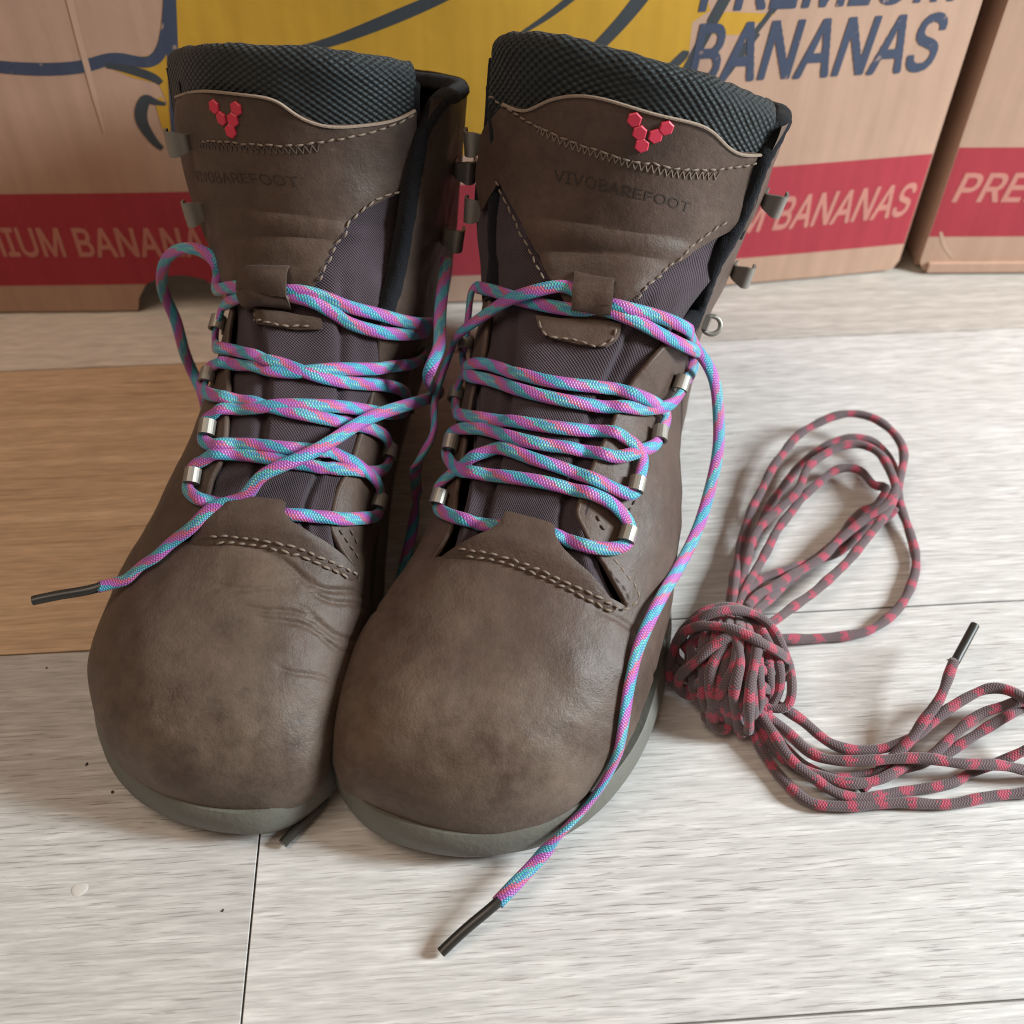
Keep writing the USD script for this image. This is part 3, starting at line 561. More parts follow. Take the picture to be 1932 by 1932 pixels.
        # padded black binding: up one flap, round the collar, down the other
        tA = np.linspace(c['bind'][0], 0.955, 16); tB = np.linspace(0.955, c['bind'][1], 16); uu = np.linspace(0.09, 0.96, 14)
        r0, l0 = float(s.u0(np.array(1.0), 1)), float(s.u0(np.array(1.0), -1))
        path = [(t, float(s.u0(np.array(t), 1))) for t in tA] + [(0.995, r0 + (1 - r0) * k) for k in uu] + [(0.995, -1 + (1 - l0) * k) for k in 1 - uu[::-1]] [0:0] + [(0.995, -(l0 + (1 - l0) * k)) for k in uu[::-1]] + [(t, -float(s.u0(np.array(t), -1))) for t in tB]
        path = np.array(path); p, n = C.p(path[:, 0], path[:, 1]), C.n(path[:, 0], path[:, 1])
        q = spline_path(np.hstack([p - n * 0.0028, n]), 0.002); v, f, uv = sweep(q[:, :3], q[:, 3:], 0.0062, 0.0074, 14)
        fz = meshkit.fbm(v * 700, 2, 3) - 0.5; cc = q[np.clip((np.arange(len(v)) // 15), 0, len(q) - 1), :3]; v = v + nrm(v - cc) * (fz * 0.0010)[:, None]
        put(s.root, 'collar_binding', (v, f), 'felt', smooth=70)
    def tongue(s):
        c = s.c; rows = []
        for row in c['tongue_low']:
            pts = []
            for px, py in row:
                p, n, uv = s.C.near(px, py); pts.append(p - n * c.get('sink', 0.0030))
            rows.append(pts)
        for row in c['tongue_high']: rows.append([at_y(*p) for p in row])
        P = np.array(rows); mid = P[:, 2]; v = np.concatenate([[0], np.cumsum(np.linalg.norm(np.diff(mid, axis=0), axis=1))]); v /= v[-1]
        # even out the rows, then fit
        vv = np.linspace(0, 1, 110); Q = np.stack([PchipInterpolator(v, P[:, k])(vv) for k in range(5)], 1)
        bb = np.linspace(-1, 1, 5)
        fine = np.linspace(-1, 1, 41); Q2 = np.stack([CubicSpline(bb, Q[i], bc_type='natural')(fine) for i in range(110)])
        Nn = nrm(np.cross(np.gradient(Q2, axis=0), np.gradient(Q2, axis=1)))
        if (Nn[55, 20] * FWD).sum() > 0: Nn = -Nn
        A, B = np.meshgrid(vv, fine, indexing='ij')
        k = np.zeros_like(A)
        for b0, b1, wd, hh in c['folds']:                          # lengthwise folds of the gusset
            lim = np.clip((c.get('fold_top', 0.62) - A) / 0.12, 0, 1); k += hh * lim * np.exp(-((B - b0 - (b1 - b0) * A) / wd) ** 2)
        k += (meshkit.fbm(Q2.reshape(-1, 3) * 70, 3, c['seed'] + 5).reshape(A.shape) - 0.5) * 0.0016
        for v0, b0, wb, hh in ((.66, -.1, .6, -.0011), (.695, .1, .7, .0009), (.72, 0, .5, -.0008), (.60, .1, .5, .0010), (.56, -.1, .4, -.0008)): k += hh * np.exp(-((A - v0 - 0.012 * np.sin(3 * B + v0 * 40)) / 0.014) ** 2) * np.exp(-((B - b0) / wb) ** 4)
        s.T = Surf(vv, fine, Q2 + Nn * k[..., None])
        if (s.T.n(0.5, 0.0) * FWD).sum() > 0: s.T.sign = -1
        T = s.T; va, vb = c['mesh_from'] - 0.012, 1.0
        def sheet(v0, v1, nv, name, m, front_off, back, roll):
            A, B = np.meshgrid(np.linspace(v0, v1, nv), np.linspace(-1, 1, 121), indexing='ij'); p, n = T.p(A.ravel(), B.ravel()).reshape(*A.shape, 3), T.n(A.ravel(), B.ravel()).reshape(*A.shape, 3)
            fo = front_off * np.clip((1 - np.abs(B)) / 0.05, 0, 1) ** 0.5 if front_off else np.zeros_like(B)
            rows = list(p + n * fo[..., None])
            if roll:
                up = nrm(p[-1] - p[-2]); R = back / 2
                for th in np.linspace(0.18, 1.0, 9) * np.pi: rows.append(rows[nv - 1] + up * (R * np.sin(th)) - n[-1] * (R * (1 - np.cos(th))))
            rows += [x for x in (p - n * back)[::-1]]
            G = np.array(rows); L1 = np.concatenate([[0], np.cumsum(np.linalg.norm(np.diff(G[:, 60], axis=0), axis=1))]); L2 = np.concatenate([[0], np.cumsum(np.linalg.norm(np.diff(G[nv // 2], axis=0), axis=1))])
            U, Vv = np.meshgrid(L2, L1); v = G.reshape(-1, 3); f = grid_faces(*G.shape[:2])
            g = np.cross(v[f[0][1]] - v[f[0][0]], v[f[0][2]] - v[f[0][0]])
            if g @ n[0, 0] < 0: f = f[:, ::-1]
            put(s.root, name, (v, f), m, smooth=True, uv=np.stack([U.ravel(), Vv.ravel()], 1))
        sheet(0, va + 0.006, 130, 'tongue', 'fabric', 0, 0.0025, False)
        sheet(va, vb, 40, 'tongue_padding', 'air_mesh', 0.0012, 0.010, True)
        for b in (-1, 1):                                          # black piping down the tongue's sides
            v = np.linspace(c['pipe_from'], 0.99, 40); p, n = T.p(v, np.full(40, b * 0.998)), T.n(v, np.full(40, b * 0.985)); w, f, _ = sweep(p - n * 0.002, n, 0.0045, 0.006, 10); put(s.root, 'tongue_piping', (w, f), 'felt', smooth=70)
        # leather patch up the tongue, with its pull-through loop and the small piece below
        uv = lambda pts: np.array([T.near(*p)[2] if len(p) == 2 else p[1:] for p in pts])
        outline = uv(c['patch']); v, f, q = patch(T, outline, 0.0028, 0.0026); s.patch_path = put(s.root, 'tongue_patch', (v, f), c['leather'], smooth=45)
        e = spline_path(np.hstack([T.p(*uv(c['patch_top']).T) + T.n(*uv(c['patch_top']).T) * 0.0026, T.n(*uv(c['patch_top']).T)]), 0.001); v, f, _ = sweep(e[:, :3], e[:, 3:], 0.0011, 0.0014, 6); put(s.patch_path, 'raw_edge', (v, f), 'leather_edge', smooth=60)
        v, f, q = patch(T, uv(c['foot']), 0.0022, 0.002); low = put(s.root, 'lace_keeper', (v, f), c['leather'], smooth=45)
        k = uv(c['strap']); v, f, q = patch(T, k, lambda w: 0.0031 + 0.0044 * np.sin(np.pi * np.clip((w[:, 0] - k[:, 0].min()) / np.ptp(k[:, 0]), 0, 1)) ** 0.6, 0.0016, 0.0012); put(low, 'strap', (v, f), c['leather'], smooth=45)
        def seam(pts, name, parent, mat_='thread', off=0.0028, **kw):
            a = uv(pts); a = spline_path(a, 0.004) if len(a) > 2 else np.linspace(a[0], a[1], 30)
            P, N = T.p(a[:, 0], a[:, 1]), T.n(a[:, 0], a[:, 1]); v, f = stitches(P + N * off, N, **kw); put(parent, name, (v, f), mat_, smooth=60, kind='stuff')
        for pts in c['seams']: seam(pts, 'stitching', s.patch_path)
        seam(c['foot_seam'], 'stitching', low, off=0.0022)
        # zigzag row
        a = spline_path(uv(c['zigzag']), 0.004); n = 2 * c['zig_n']; kk = np.linspace(0, len(a) - 1, n); a = np.stack([np.interp(kk, np.arange(len(a)), a[:, j]) for j in (0, 1)], 1)
        P, N = T.p(a[:, 0], a[:, 1]), T.n(a[:, 0], a[:, 1]); dv = nrm(T.p(a[:, 0] + 0.01, a[:, 1]) - P); P = P + N * 0.0030 + dv * (0.0013 * np.where(np.arange(n) % 2, 1, -1))[:, None]
        segs = [(lambda w: (w[0], w[1]))(sweep(np.linspace(P[i], P[i + 1], 4), N[i:i + 1].repeat(4, 0), 0.0005, 0.0005, 5)) for i in range(n - 1)]
        put(s.patch_path, 'zigzag_stitching', cat(segs), 'thread_dark' if c['mirror'] else 'thread', smooth=60, kind='stuff')
        # emblem of five raised hexagons and the stamped lettering
        for pts in c['logo']:
            w = uv([pts])[0]; p, n = T.p(*w), T.n(*w); d = nrm(T.p(w[0] + 0.01, w[1]) - p); b = np.cross(n, d); R = 0.00262
            ring = lambda r, z: np.array([p + n * z + r * (math.cos(x) * d + math.sin(x) * b) for x in np.arange(6) * math.pi / 3])
            v = np.vstack([ring(R, 0.0024), ring(R, 0.0033), ring(R * 0.85, 0.0036), [p + n * 0.0036]]); f = []
            for k in range(6):
                j = (k + 1) % 6
                for o in (0, 6): f += [[o + k, o + j, o + 6 + j], [o + k, o + 6 + j, o + 6 + k]]
                f.append([12 + k, 12 + j, 18])
            tm = trimesh.Trimesh(v, f, process=False); tm.fix_normals(); put(s.patch_path, 'emblem', (tm.vertices, tm.faces), 'logo_red', smooth=False)
        w0, w1 = uv(c['word'])[:2]; m = meshkit.text_mesh('VIVOBAREFOOT', 0.02, 0.0004); x = np.array(m.vertices); X = (x[:, 0] - x[:, 0].min()) / np.ptp(x[:, 0])
        a = w0[None] + X[:, None] * (w1 - w0)[None]; vs = np.linalg.norm(T.p(0.7, 0.0) - T.p(0.71, 0.0)) / 0.01; a[:, 0] += x[:, 1] / 0.02 * c['word_h'] / vs
        put(s.patch_path, 'stamped_lettering', (T.p(a[:, 0], a[:, 1]) + T.n(a[:, 0], a[:, 1]) * (0.0027 + x[:, 2:3] * 0.6), m.faces), 'stamp', smooth=False)
    def vamp(s):
        c, C = s.c, s.C; uv = lambda pts: np.array([C.near(*p)[2] for p in pts])
        k = uv(c['tab']); base = spline_path(uv(c['vamp_seams'][1][1]), 0.004); o_ = np.argsort(base[:, 1]); ramp = lambda w: np.clip((w[:, 0] - np.interp(w[:, 1], base[o_, 1], base[o_, 0]) + 0.012) / 0.040, 0, 1); fade = lambda w: -0.0014 + 0.0046 * ramp(w) ** 0.8
        v, f, q = patch(C, k, fade, 0.0020, 0.0018); tab = put(s.root, 'vamp_tab', (v, f), c['leather'], smooth=45); s.tab_mesh = v
        for off, pts in c['vamp_seams']:
            a = spline_path(uv(pts), 0.004); P, N = C.p(a[:, 0], a[:, 1]), C.n(a[:, 0], a[:, 1]); o = np.maximum(fade(a), 0.0)
            v, f = stitches(P + N * (o + 0.0002)[:, None], N, 0.0027, 0.0013, 0.00046); put(tab, 'stitching', (v, f), 'thread', smooth=60, kind='stuff')
        for pts in c['quarter_seams']:
            a = spline_path(uv(pts), 0.004); P, N = C.p(a[:, 0], a[:, 1]), C.n(a[:, 0], a[:, 1]); v, f = stitches(P + N * 0.0002, N, 0.0026, 0.0014, 0.0004); put(s.root, 'stitching', (v, f), 'thread_dark', smooth=60, kind='stuff')
    def sole(s):
        q = np.array(SOLE); q[:, 1] *= np.where(q[:, 1] < -0.012, np.interp(q[:, 0], *s.c['inner_sole']), np.where(q[:, 1] > 0.012, np.interp(q[:, 0], *s.c['outer_sole']), 1)); q[:, 1] *= (-1 if s.c['mirror'] else 1) * np.interp(q[:, 0], [0.08, 0.15], [1.0, WIDE]); q[:, 0] *= s.c['long']
        P = spline_path(np.vstack([q, q[:1]]), 0.0015, closed=True)[:-1]; n = len(P)
        T = nrm(np.roll(P, -1, 0) - np.roll(P, 1, 0)); O = np.stack([T[:, 1], -T[:, 0]], 1)
        c0 = P.mean(0); O *= np.sign(((P - c0) * O).sum(1)).mean() and np.sign(((P - c0) * O).sum(1, keepdims=True).mean())
        f = P[:, 0]; toe = np.clip((f - 0.235) / 0.05, 0, 1); ph = np.arange(n) / n * 2 * np.pi
        h = 0.0135 + 0.0065 * toe ** 1.5 + 0.0012 * np.sin(ph * 5 + s.c['seed']) * toe + 0.004 * np.clip((0.03 - f) / 0.03, 0, 1)
        zb = 0.0004 + 0.0040 * np.clip((f - 0.262) / 0.028, 0, 1) ** 1.5
        rows = []
        notch = 0.0008 * (np.sin(np.arange(n) * 0.42) > 0.86)
        for o, z in ((-0.012, zb), (-0.0022, zb + notch), (-0.0004, zb + 0.0018), (0.0006, zb + (h - zb) * 0.35), (0.0002, zb + (h - zb) * 0.70), (-0.0012, h - 0.0012), (-0.0022, h), (-0.0034, h - 0.0003), (-0.0170, h - 0.0030)):
            w = meshkit.fbm(np.stack([P[:, 0] * 60, P[:, 1] * 60, z * 200 + 3], 1), 2, 4) - 0.5
            p = P + O * (o + w * 0.0009)[:, None]; rows.append(s.W(p[:, 0], p[:, 1], z))
        G = np.array(rows); G = np.concatenate([G, G[:, :1]], 1); v = G.reshape(-1, 3); f = grid_faces(*G.shape[:2])
        g = np.cross(v[f[:, 1]] - v[f[:, 0]], v[f[:, 2]] - v[f[:, 0]]); c = s.W(c0[0], c0[1], 0.008)
        if ((v[f[:, 0]] - c) * g).sum(1).mean() < 0: f = f[:, ::-1]
        b = Polygon(P - O * 0.011).buffer(0); tv, tf = trimesh.creation.triangulate_polygon(b, engine='earcut'); bot = (s.W(tv[:, 0], tv[:, 1], np.interp(tv[:, 0], [0.262, 0.29], [0.0006, 0.0040])), tf)
        put(s.root, 'sole', cat([(v, f), bot]), 'rubber', smooth=50); s.sole_pts = v
    def frame_at(s, px, py, side, shift=0.0):
        p, n, (t, u) = s.C.near(px, py); 
        ax = nrm(s.C.p(t + 0.012, u) - s.C.p(t - 0.012, u)); o = np.cross(n, ax); out = s.R * side
        if o @ out < 0: o = -o
        return p, n, ax, o
    def bracket(s, px, py, side):
        p, n, ax, o = s.frame_at(px, py, side)
        r = 0.0026; th = np.linspace(-0.5 * np.pi, -1.95 * np.pi, 14)
        prof = [(0.0030, 0.0001), (0.0015, 0.0003), (0.0, 0.0004)] + [(r * math.cos(x) - 0.0004, 0.0005 + r + r * math.sin(x)) for x in th[1:]]
        g = LineString(prof).buffer(0.00045, cap_style=2, join_style=1); m = trimesh.creation.extrude_polygon(g, 0.0056, engine='earcut'); v = np.array(m.vertices)
        z = v[:, 2] - 0.0028; k = np.where(v[:, 0] > 0.003, 1 - 0.5 * (v[:, 0] - 0.003) / 0.0055, 1); z = z * k
        w = p + o * v[:, :1] + n * v[:, 1:2] + ax * z[:, None]; tm = trimesh.Trimesh(w, m.faces, process=False)
        if tm.volume < 0: tm.invert()
        put(s.root, 'lace_bracket', tm, 'metal', smooth=40)
    def hook(s, px, py, side, lean=0.0):
        p, n, ax, o = s.frame_at(px, py, side); H = 0.0085
        prof = [(0.0065, 0.0006), (0.001, 0.0006), (-0.0002, 0.0016), (-0.0008, 0.004), (-0.0012, 0.0070), (0.0, H), (0.0022, H + 0.0002), (0.0045, H - 0.0006)]
        prof = spline_path(np.array(prof), 0.0006); g = LineString(prof).buffer(0.0005, cap_style=2, join_style=1); m = trimesh.creation.extrude_polygon(g, 0.0085, engine='earcut'); v = np.array(m.vertices)
        z = (v[:, 2] - 0.00425) * (0.62 + 0.5 * np.clip(v[:, 1] / 0.006, 0, 1)); w = p + o * (v[:, :1] + 0.002) + n * v[:, 1:2] + ax * (z - lean * v[:, 1])[:, None]
        tm = trimesh.Trimesh(w, m.faces, process=False)
        if tm.volume < 0: tm.invert()
        put(s.root, 'lace_hook', tm, 'metal', smooth=40)
    def d_ring(s, px, py, side):
        p, n, ax, o = s.frame_at(px, py, side)
        a = np.linspace(0, 2 * np.pi, 28); k = np.where(np.sin(a) < -0.6, -0.6, np.sin(a)); ring = p + n * 0.0036 + np.outer(np.cos(a) * 0.0036, ax) + np.outer(k * 0.0040 + 0.001, o * 0.3 + n * 0.9)
        v, f = tube(ring, 0.0010, 8); base = trimesh.creation.box(extents=(1, 1, 1)); b = np.array(base.vertices); w = p + n * (0.0012 + 0.0024 * (b[:, 2:3] + 0.5)) + np.outer(b[:, 0] * 0.0056, ax) + np.outer(b[:, 1] * 0.0060, o)
        put(s.root, 'lace_ring', cat([(v, f), (w, base.faces)]), 'metal', smooth=40)
    def obstacles(s):
        C, T = s.C, s.T; a, b = np.meshgrid(np.linspace(0.02, 1, 150), np.linspace(-0.9, 0.9, 160), indexing='ij'); a, b = a.ravel(), b.ravel()
        keep = (a < s.ts) | (np.abs(b) > np.where(b > 0, s.u0(a, 1), s.u0(a, -1))); a, b = a[keep], b[keep]
        a2, b2 = [x.ravel() for x in np.meshgrid(np.linspace(0.02, 1, 150), np.linspace(-1, 1, 100), indexing='ij')]
        return np.vstack([C.p(a, b), T.p(a2, b2)]), np.vstack([C.n(a, b), T.n(a2, b2)])
    def pick(s, px, py):
        best = None
        for S in (s.C, s.T):
            h = S.hit(px, py)
            if h is None: continue
            if S is s.C and h[2][0] >= s.ts and abs(h[2][1]) < float(s.u0(np.array(h[2][0]), 1 if h[2][1] > 0 else -1)): continue
            d = h[0] @ FWD - EYE @ FWD
            if best is None or d < best[0]: best = (d, h)
        return best[1] if best else s.C.near(px, py)
    def lace(s, runs, ends):
        """runs: lists of picture points with a height over the boot, or ('z', x, y, height) / ('y', x, y, depth) for points in the air or on the floor."""
        w, h = 0.0049, 0.0027; OP, ON = OBST; tree = cKDTree(OP); parts = []; u = 0.0; tips = []
        for run in runs:
            pts, ups = [], []
            for q in run:
                if q[0] == 'z': pts.append(at_z(*q[1:4])); ups.append([0, 0, 1.0])
                elif q[0] == 'y': pts.append(at_y(*q[1:4])); ups.append([0.2, -0.6, 0.7])
                else:
                    p, n, _ = s.pick(q[0], q[1]); pts.append(p + n * (q[2] if len(q) > 2 else 0.0019)); ups.append(n)
            P = spline_path(np.hstack([pts, ups]), 0.0011); X, N = P[:, :3].copy(), nrm(P[:, 3:])
            for _ in range(6):
                d, k = tree.query(X, k=10); D = X[:, None] - OP[k]; sd = (D * ON[k]).sum(2); tan = np.linalg.norm(D - sd[..., None] * ON[k], axis=2)
                need = np.where((tan < 0.0022) & (sd > -0.009), 0.0017 - sd, 0.0); j = need.argmax(1); r = np.arange(len(X)); push = ON[k[r, j]] * np.maximum(need[r, j], 0)[:, None]
                g = np.hanning(9)[1:-1]; g /= g.sum()
                if len(X) > 14: push = np.stack([np.convolve(np.pad(push[:, q], 3, 'edge'), g, 'valid') for q in range(3)], 1)
                X = X + push * 0.8
            X[:, 2] = np.maximum(X[:, 2], 0.0018)
            if len(X) > 14: X[2:-2] = (X[:-4] + 2 * X[1:-3] + 3 * X[2:-2] + 2 * X[3:-1] + X[4:]) / 9
            v, f, uv = sweep(X, N, w, h, 14, u); u = uv[:, 0].max() + 0.003; parts.append((v, f, uv)); tips.append((X, N))
        V, F = cat([(a, b) for a, b, _ in parts]); path = put(s.root, 'lace', (V, F), 'lace_bright', smooth=True, uv=np.vstack([x[2] for x in parts]))
        for run_i, pts, m in ends:
            X, N = tips[run_i]; e = np.vstack([X[-2], np.array([at_z(*q) for q in pts])]); e = spline_path(e, 0.002); ww = np.ones(len(e)); ww[0] = 0.9
            v, f, _ = sweep(e, np.tile([0, 0, 1.0], (len(e), 1)), 0.0036, 0.0034, 12); put(path, 'aglet', (v, f), m, smooth=50)
    def build(s):
        s.last(); s.upper(); s.tongue(); s.vamp(); s.sole()
        for x, y, side in s.c['brackets']: s.bracket(x, y, side)
        for x, y, side in s.c['hooks']: s.hook(x, y, side)
        for x, y, side in s.c['rings']: s.d_ring(x, y, side)

RIGHT = dict(label='right-hand brown leather boot, brightly lit, lettering clear, loose lace trailing over its toe', mirror=False, long=1.02, scuff=0.55, heel=(.0515, .444), angle=14.4, seed=3, leather='leather',
    inner=([0, 1], [1, 1]), inner_sole=([0, .3], [1, 1]), outer=([0, 1], [1, 1]), outer_sole=([0, .3], [1, 1]),
    shaft={9: (.046, .0405), 10: (.051, .0405), 11: (.058, .041), 12: (.064, .042), 13: (.068, .045)}, ts=0.405, lean=([0, .3, .45, .7, 1], [0, 0, -.003, -.002, 0]), square={1: ([0, .62, .74, 1], [0, 0, 2.2, 2.6]), -1: ([0, .62, .74, 1], [0, 0, .8, 1.0])},
    creases=[(0.375, 0.45, 0.22, 0.0008, 0.006, 0.3), (0.34, -0.42, 0.14, 0.0010, 0.008, 0.2), (0.31, 0.5, 0.12, 0.0005, 0.005, 0.3)], dents=[((0.33, -0.36), (0.05, 0.10), 0.0020), ((0.40, -0.50), (0.05, 0.12), -0.0020)],
    edge={1: [(1185, 1138), (1150, 1075), (1108, 1005), (1092, 960), (1118, 890), (1160, 800), (1200, 720)], -1: [(805, 1062), (850, 985), (858, 920), (872, 840), (882, 770)]}, flap={1: [(.71, .0400), (.77, .0487), (.83, .0527), (.90, .0595), (.96, .0630), (1.0, .0650)], -1: [(.68, .0290), (.74, .0315), (.85, .0360), (.95, .0375), (1.0, .0395)]}, bind=(0.725, 0.73),
    tongue_low=[[(835, 1085), (900, 1100), (1000, 1110), (1100, 1140), (1200, 1175)], [(860, 985), (920, 985), (990, 990), (1055, 1000), (1130, 1020)], [(880, 880), (940, 875), (1010, 880), (1080, 890), (1165, 905)], [(885, 750), (960, 745), (1045, 750), (1130, 760), (1225, 775)], [(872, 610), (970, 602), (1090, 605), (1200, 612), (1290, 622)]],
    tongue_high=[[(900, 400, .362), (1010, 400, .342), (1140, 405, .332), (1275, 420, .332), (1395, 450, .345)],
                 [(922, 190, .374), (1020, 190, .352), (1170, 215, .338), (1320, 255, .338), (1445, 300, .350)], [(926, 100, .377), (1020, 96, .354), (1200, 142, .339), (1350, 185, .338), (1464, 222, .351)]],
    folds=[(-0.62, -0.5, 0.05, -0.003), (0.55, 0.5, 0.06, -0.003), (0.80, 0.8, 0.10, 0.003), (-0.85, -0.8, 0.08, 0.003)], mesh_from=0.86, pipe_from=0.74,
    patch=[('uv', .865, -1.0), ('uv', .885, -.97), (960, 195), (1000, 205), (1040, 186), (1110, 178), (1180, 195), (1250, 213), (1330, 235), (1362, 265), (1390, 283), (1440, 285), ('uv', .80, .99), ('uv', .765, .985), (1378, 428), (1300, 474), (1200, 555), (1165, 580), (1075, 575), (1045, 540), (990, 420), (950, 340), ('uv', .74, -.92), ('uv', .80, -.99)],
    patch_top=[(960, 195), (1000, 206), (1040, 187), (1110, 179), (1180, 195), (1250, 213), (1330, 235), (1362, 265), (1390, 283), (1437, 285)],
    foot=[(1012, 597), (1060, 603), (1120, 600), (1172, 612), (1166, 640), (1145, 657), (1090, 652), (1040, 640), (1018, 622)], foot_seam=[(1018, 608), (1026, 628), (1060, 642), (1100, 650), (1140, 652), (1160, 632), (1163, 616)],
    strap=[(1086, 512), (1162, 528), (1158, 560), (1154, 604), (1074, 600), (1082, 560)],
    seams=[[(935, 180), (1000, 222), (1100, 268), (1200, 298), (1280, 312), (1360, 312), (1430, 296)], [(948, 340), (985, 425), (1030, 530)], [(1195, 560), (1260, 495), (1320, 440), (1370, 410)]],
    zigzag=[(1025, 240), (1090, 272), (1180, 300), (1270, 322), (1348, 326)], zig_n=30,
    logo=[(1198, 220), (1255, 234), (1207, 244), (1234, 250), (1210, 268)], word=[(1052, 338), (1292, 396)], word_h=0.0042,
    tab=[(958, 967), (1000, 976), (1046, 990), (1048, 1012), (1060, 1036), (1090, 1066), (1130, 1108), (1162, 1146), (1150, 1170), (1080, 1135), (1000, 1098), (920, 1080), (840, 1086), (808, 1066), (870, 1030), (925, 1004), (946, 988)], tab_fade=(0.335, 0.43, 0.0),
    vamp_seams=[(0, [(868, 1040), (920, 1046), (985, 1064), (1050, 1092), (1110, 1120), (1160, 1146), (1180, 1148), (1190, 1128), (1175, 1092), (1140, 1045)]), (0, [(880, 1052), (930, 1058), (990, 1076), (1055, 1104), (1110, 1132), (1158, 1157)])],
    quarter_seams=[[(1205, 930), (1172, 985)], [(1140, 1000), (1118, 960)]],
    brackets=[(1176, 1012, 1), (1192, 918, 1), (1232, 824, 1), (1272, 722, 1), (840, 945, -1), (863, 842, -1), (868, 745, -1), (863, 642, -1)], hooks=[(1440, 390, 1), (1378, 515, 1), (880, 270, -1), (872, 405, -1)], rings=[(1322, 607, 1)])
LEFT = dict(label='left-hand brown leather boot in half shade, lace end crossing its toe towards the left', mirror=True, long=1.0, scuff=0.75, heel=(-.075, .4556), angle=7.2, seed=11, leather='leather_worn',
    inner=([0, .05, .12, .28, .40, .55], [1, .93, .87, .90, .96, 1]), inner_sole=([.15, .20, .24, .275, .29], [1, .95, .90, .87, .95]), outer=([0, .28, .38, .48, .58, .66, .73, .80], [1, 1.02, .99, .86, .77, .78, .86, 1]), outer_sole=([.08, .12, .17, .21, .24], [.96, .84, .88, .98, 1]),
    shaft={9: (.047, .037), 10: (.051, .038), 11: (.056, .039), 12: (.060, .041), 13: (.063, .042)}, ts=0.405, lean=([0, .25, .42, .7, .85, 1], [0, 0.002, .012, .011, .004, 0]), square={1: ([0, .62, .74, 1], [0, 0, 1.5, 1.8]), -1: ([0, .62, .74, 1], [0, 0, .8, 1.0])},
    creases=[(0.372, 0.22, 0.22, 0.0011, 0.006, 0.5), (0.360, 0.26, 0.18, 0.0009, 0.005, 0.6), (0.318, 0.20, 0.16, 0.0009, 0.005, 0.2), (0.305, 0.24, 0.15, 0.0009, 0.005, 0.3), (0.325, 0.30, 0.14, 0.0007, 0.004, 0.2), (0.345, 0.02, 0.10, 0.0006, 0.005, 0.1), (0.25, 0.28, 0.10, 0.0006, 0.005, 0.4)], dents=[],
    edge={1: [(680, 1085), (645, 1030), (628, 985), (640, 930), (665, 880), (690, 800), (712, 720)], -1: [(345, 1010), (382, 960), (395, 905), (418, 850), (425, 760), (425, 660)]}, flap={1: [(.70, .0430), (.76, .0475), (.84, .0505), (.93, .0540), (1.0, .0570)], -1: [(.72, .0185), (.76, .0230), (.83, .0315), (.92, .0365), (1.0, .0385)]}, bind=(0.70, 0.74),
    tongue_low=[[(345, 1060), (420, 1065), (520, 1070), (610, 1085), (690, 1110)], [(385, 950), (450, 950), (520, 955), (590, 965), (665, 985)], [(405, 860), (480, 858), (555, 862), (630, 872), (700, 888)], [(410, 750), (490, 748), (580, 752), (660, 762), (740, 778)], [(410, 615), (470, 607), (555, 607), (660, 614), (772, 628)]],
    tongue_high=[[(378, 400, .376), (425, 400, .354), (520, 402, .341), (650, 408, .340), (782, 425, .355)],
                 [(330, 200, .396), (368, 195, .372), (450, 198, .357), (610, 210, .350), (785, 225, .362)], [(318, 118, .399), (362, 112, .374), (445, 116, .359), (610, 130, .351), (785, 152, .363)]],
    folds=[(-0.5, -0.45, 0.06, -0.003), (0.42, 0.5, 0.05, -0.003), (0.70, 0.75, 0.08, 0.003)], mesh_from=0.85, pipe_from=0.58,
    patch=[('uv', .86, -1.0), (345, 182), (400, 170), (470, 174), (530, 188), (562, 212), (610, 232), (680, 232), (740, 222), (780, 202), ('uv', .72, .995), (778, 345), (668, 400), (612, 500), (592, 545), (560, 575), (480, 570), (430, 540), ('uv', .60, -.85), ('uv', .74, -.98)],
    patch_top=[(345, 182), (400, 170), (470, 174), (530, 188), (562, 212), (610, 232), (680, 232), (740, 222), (777, 203)],
    foot=[(480, 585), (540, 590), (606, 600), (610, 622), (560, 624), (500, 614), (478, 602)], foot_seam=[(482, 592), (500, 608), (560, 618), (602, 616)],
    strap=[(478, 508), (552, 502), (552, 545), (552, 585), (480, 580), (478, 545)],
    seams=[[(395, 262), (480, 268), (560, 270), (640, 258), (710, 240), (775, 210)], [(776, 350), (668, 403), (640, 450), (604, 530)]],
    zigzag=[(390, 268), (460, 276), (540, 280), (604, 276)], zig_n=24,
    logo=[(416, 198), (456, 200), (430, 220), (450, 223), (446, 244)], word=[(385, 340), (572, 350)], word_h=0.0040,
    tab=[(430, 945), (480, 940), (540, 948), (538, 970), (552, 988), (590, 1012), (640, 1050), (672, 1085), (660, 1105), (590, 1070), (520, 1048), (450, 1040), (390, 1045), (352, 1030), (392, 985)], tab_fade=(0.335, 0.43, 0.0),
    vamp_seams=[(0, [(400, 1015), (450, 1016), (520, 1026), (590, 1048), (640, 1072), (672, 1088)]), (0, [(410, 1026), (460, 1027), (520, 1037), (590, 1060), (640, 1083), (668, 1098)])],
    quarter_seams=[[(640, 1000), (660, 1030), (680, 1062)], [(650, 985), (675, 1030)]],
    brackets=[(702, 945, 1), (722, 853, 1), (758, 762, 1), (790, 660, 1), (374, 903, -1), (402, 812, -1), (405, 716, -1), (407, 608, -1)], hooks=[(852, 325, 1), (828, 450, 1), (325, 275, -1), (360, 405, -1)], rings=[])
boots = [Boot(LEFT), Boot(RIGHT)]
for b in boots: b.build()
oo = [b.obstacles() for b in boots]; OBST = (np.vstack([o[0] for o in oo]), np.vstack([o[1] for o in oo]))
L_, R_ = boots
